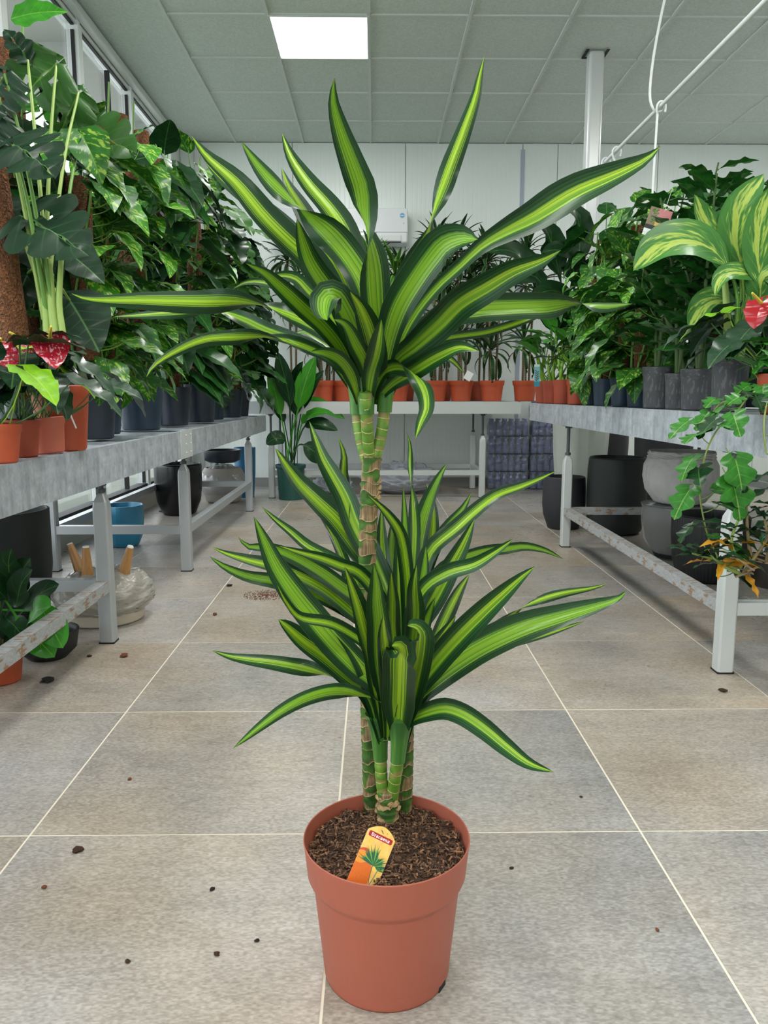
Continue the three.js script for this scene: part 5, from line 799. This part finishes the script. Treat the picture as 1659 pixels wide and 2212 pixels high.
{ // wrapped stool-legged planter standing upside down
  const p = onY(218, 1352, 0), t = thing('wrapped_planter', 'planter upside down in clear film with three wooden legs in the air', 'planter', V(p.x - 0.02, 0, p.z - 0.1));
  part(t, 'planter_body', lathe([[0, 0.0], [0.14, 0], [0.15, 0.01], [0.145, 0.12], [0.12, 0.165], [0, 0.17]], 40), std({ color: 0xb8ae9c, roughness: 0.6 }));
  const g = lump(0.185, 0.1, 0.18, 961, 0.1, 6); part(t, 'film', g, phys({ color: 0xc9c6bc, transmission: 0.5, thickness: 0, roughness: 0.32, side: THREE.DoubleSide, bumpMap: tex(256, 256, (u, v) => grey(255 * fbm(u * 16, v * 16, 965, 3, 16, 16)), false), bumpScale: 0.015 }), 'shiny clear plastic film');
  const mWood = std({ map: tex(64, 256, (u, v) => mixc([196, 150, 92], [160, 112, 62], fbm(u * 9, v * 2.5, 971, 3, 9))), roughness: 0.45 });
  for (const [a, lean] of [[1.25, 0.32], [-1.9, 0.4], [-0.35, 0.02]]) { const l = part(t, 'leg', new THREE.CylinderGeometry(0.0125, 0.024, 0.125, 20).translate(0, 0.062, 0), mWood, 'tapered wooden leg'); l.position.set(Math.sin(a) * 0.09, 0.168, Math.cos(a) * 0.07); l.rotation.set(Math.cos(a) * lean, 0, -Math.sin(a) * lean); part(l, 'glide', new THREE.CylinderGeometry(0.0105, 0.0125, 0.005, 16).translate(0, 0.127, 0), mWhite, 'white glide'); } }
{ // hammered blue planter
  const prof = hollow([[0, 0], [0.07, 0], [0.085, 0.006], [0.108, 0.07], [0.116, 0.15], [0.115, 0.235]], 0.01, 0.1), g = lathe(prof, 64), q = g.attributes.position; for (let i = 0; i < q.count; i++) { const x = q.getX(i), y = q.getY(i), z = q.getZ(i), a = Math.atan2(z, x), k = 1 + 0.03 * Math.sin(a * 9 + Math.floor(y * 22) * 1.6) * Math.sin(y * 60); if (Math.hypot(x, z) > 0.07) q.setXYZ(i, x * k, y, z * k); } g.computeVertexNormals();
  solo('hammered_planter', g, std({ color: 0x2c7ea0, roughness: 0.35 }), 'teal-blue hammered planter under the left bench', 'planter', onY(268, 1178, 0)); }
planter('tall_planter', 'large glossy black planter under the left bench by the window', onY(370, 1110, 0).add(V(0.06, 0, 0)), std({ color: 0x0d0f12, roughness: 0.25 }), hollow([[0, 0], [0.1, 0], [0.12, 0.012], [0.155, 0.1], [0.168, 0.22], [0.168, 0.35], [0.164, 0.366]], 0.012, 0.15));
{ const p = onY(478, 1088, 0); const t = thing('wrapped_planter', 'pale round planter in cloudy film under the far left bench', 'planter', V(p.x, 0, p.z - 0.1)); part(t, 'planter_body', lathe(hollow([[0, 0], [0.12, 0], [0.14, 0.02], [0.165, 0.12], [0.16, 0.25], [0.14, 0.28]], 0.012, 0.1), 40), std({ color: 0x8e8a84, roughness: 0.7 })); part(t, 'film', lump(0.19, 0.155, 0.18, 981, 0.07, 5), phys({ color: 0xe4e6e6, transmission: 0.8, thickness: 0, roughness: 0.2, side: THREE.DoubleSide }), 'cloudy plastic film');
  planter('low_bowl', 'dark navy bowl stacked on the film-wrapped planter', V(p.x, 0.32, p.z - 0.1), mNavy, hollow([[0, 0], [0.1, 0], [0.14, 0.02], [0.152, 0.1]], 0.012, 0.05));
  planter('low_bowl', 'small blue bowl behind the navy bowl under the left bench', V(p.x + 0.13, 0.0, p.z - 0.4), std({ color: 0x2a6f98, roughness: 0.4 }), hollow([[0, 0], [0.07, 0], [0.085, 0.2], [0.09, 0.42]], 0.012, 0.1)); }
planter('tall_planter', 'big dark planter at the left edge under the near bench', V(-1.42, 0, -2.95), mDarkGreen, hollow([[0, 0], [0.12, 0], [0.15, 0.02], [0.17, 0.2], [0.17, 0.42]], 0.014, 0.2));
{ // fiddle-leaf plant in an orange pot, lower left
  const p = onY(8, 1478, 0), t = thing('fiddle_leaf_plant', 'glossy dark-leaved plant in an orange pot on the floor at the lower left', 'plant', V(p.x - 0.02, 0, p.z - 0.03)), L = (q) => q.clone().sub(t.position), D = -t.position.z;
  pot(t, mTerra, 0.07, 0.056, 0.115, 0.25, 0.06);
  part(t, 'stem', sweep([V(0, 0.08, 0), V(0.01, 0.2, 0), V(0, 0.36, 0)], 0.007, 10, 7), mStemDark);
  [[40, 1330, 128, 1262, 0], [35, 1290, 66, 1205, 0], [20, 1260, 25, 1185, 0], [50, 1350, 110, 1310, 1], [90, 1320, 136, 1400, 1], [20, 1380, 80, 1410, 0], [15, 1360, -40, 1380, 0], [20, 1300, -40, 1250, 0], [60, 1370, 118, 1420, 1], [10, 1330, 60, 1390, 0], [30, 1310, 70, 1230, 0]].forEach(([bx, by, tx, ty, m], i) => { const f = V(t.position.x, 0.14 + 0.02 * i, t.position.z), B = at(bx, by, D - 0.02 * (i % 3)), T = at(tx, ty, D - 0.06 - 0.02 * (i % 4)); part(t, 'leaf', ribbon([f, f.clone().lerp(B, 0.7), B, B.clone().lerp(T, 0.55).add(V(0, 0.015, 0.01)), T].map(L), m ? 0.045 : 0.036, { nl: 22, nc: 4, fold: 0.2, wave: 0.08, seed: i, face: V(0.3, 0.6, 0.7), wp: (q) => q < 0.42 ? 0.08 : Math.pow(Math.sin(Math.PI * clamp((q - 0.42) / 0.58) ** 1.15), 0.65) }), m ? mYoung : mFiddle); });
  planter('low_bowl', 'low black bowl on the floor behind the fiddle-leaf pot', V(t.position.x + 0.05, 0, t.position.z - 0.22), mBlackPot, hollow([[0, 0], [0.06, 0], [0.09, 0.03], [0.1, 0.09]], 0.008, 0.03)); }

// ---------------------------------------------------------------- litter on the floor
{
  const mLit = [std({ color: 0x3a2418, roughness: 0.95 }), std({ color: 0x1e1a16, roughness: 0.95 }), std({ color: 0x6a3a22, roughness: 0.95 })];
  const bits = [[168, 1838, 0.016, 'curled dry leaf scrap on the floor left of the dracaena pot'], [460, 1921, 0.008, 'dark crumb of soil on the floor between pot and leaf scrap'], [95, 1917, 0.008, 'thin dark bark sliver near the left edge of the floor'], [468, 2062, 0.008, 'dark triangular crumb on the floor left of the pot base'], [105, 1472, 0.03, 'reddish dry leaf scrap on the floor by the orange pot'], [268, 1418, 0.022, 'small brown litter flake on the floor beyond the near bench leg'], [193, 1418, 0.012, 'tiny brown crumb left of the litter flake by the bench leg'], [496, 1266, 0.02, 'dark litter scrap on the floor left of the lower crown'], [464, 1328, 0.016, 'thin dark litter flake in the aisle at left'], [1563, 1494, 0.018, 'brown litter flake on the floor by the near right bench leg'], [555, 2032, 0.006, 'tiny dark crumb on the floor just left of the pot'], [280, 1684, 0.007, 'small dark crumb in the left aisle tile'], [1255, 1722, 0.006, 'tiny dark crumb on the tile right of the pot'], [1105, 1876, 0.006, 'small dark crumb close to the right side of the pot'], [1420, 2010, 0.006, 'small dark crumb on the tile at lower right'], [276, 2078, 0.007, 'small reddish crumb at the lower left of the floor']];
  bits.forEach(([x, y, s, label], i) => { const g = new THREE.IcosahedronGeometry(s * 0.5, 1), q = g.attributes.position; for (let k = 0; k < q.count; k++) { const a = q.getX(k), b = q.getY(k), c = q.getZ(k), n = 0.6 + 0.9 * noise(a * 300 + i * 7 + 50, (b + c) * 300 + 50, 991); q.setXYZ(k, a * n * 1.3, Math.max(0, b * n * 0.5 + s * 0.2), c * n); } g.computeVertexNormals(); const m = solo('floor_litter', g, mLit[i % 3], label, 'litter', onY(x, y, 0.001), 'litter on the floor'); m.rotation.y = i; });
  // peat spilled on a tile: grains nobody could count
  const inst = new THREE.InstancedMesh(new THREE.IcosahedronGeometry(0.0013, 0), mLit[2], 900); inst.name = 'spilled_peat'; tag(inst, 'reddish spill of fine peat on the floor left of the lower crown', 'soil', null, 'stuff'); const o = new THREE.Object3D(), c = onY(575, 1285, 0.002); const r = rngOf(12); for (let k = 0; k < 900; k++) { const a = r() * 6.28, d = Math.pow(r(), 0.8); o.position.set(c.x + Math.cos(a) * d * 0.1, 0.0018, c.z + Math.sin(a) * d * 0.09); o.scale.setScalar(0.4 + r()); o.rotation.set(r() * 3, r() * 3, 0); o.updateMatrix(); inst.setMatrixAt(k, o.matrix); } inst.castShadow = inst.receiveShadow = true; scene.add(inst);
}
renderer.render(scene, camera);
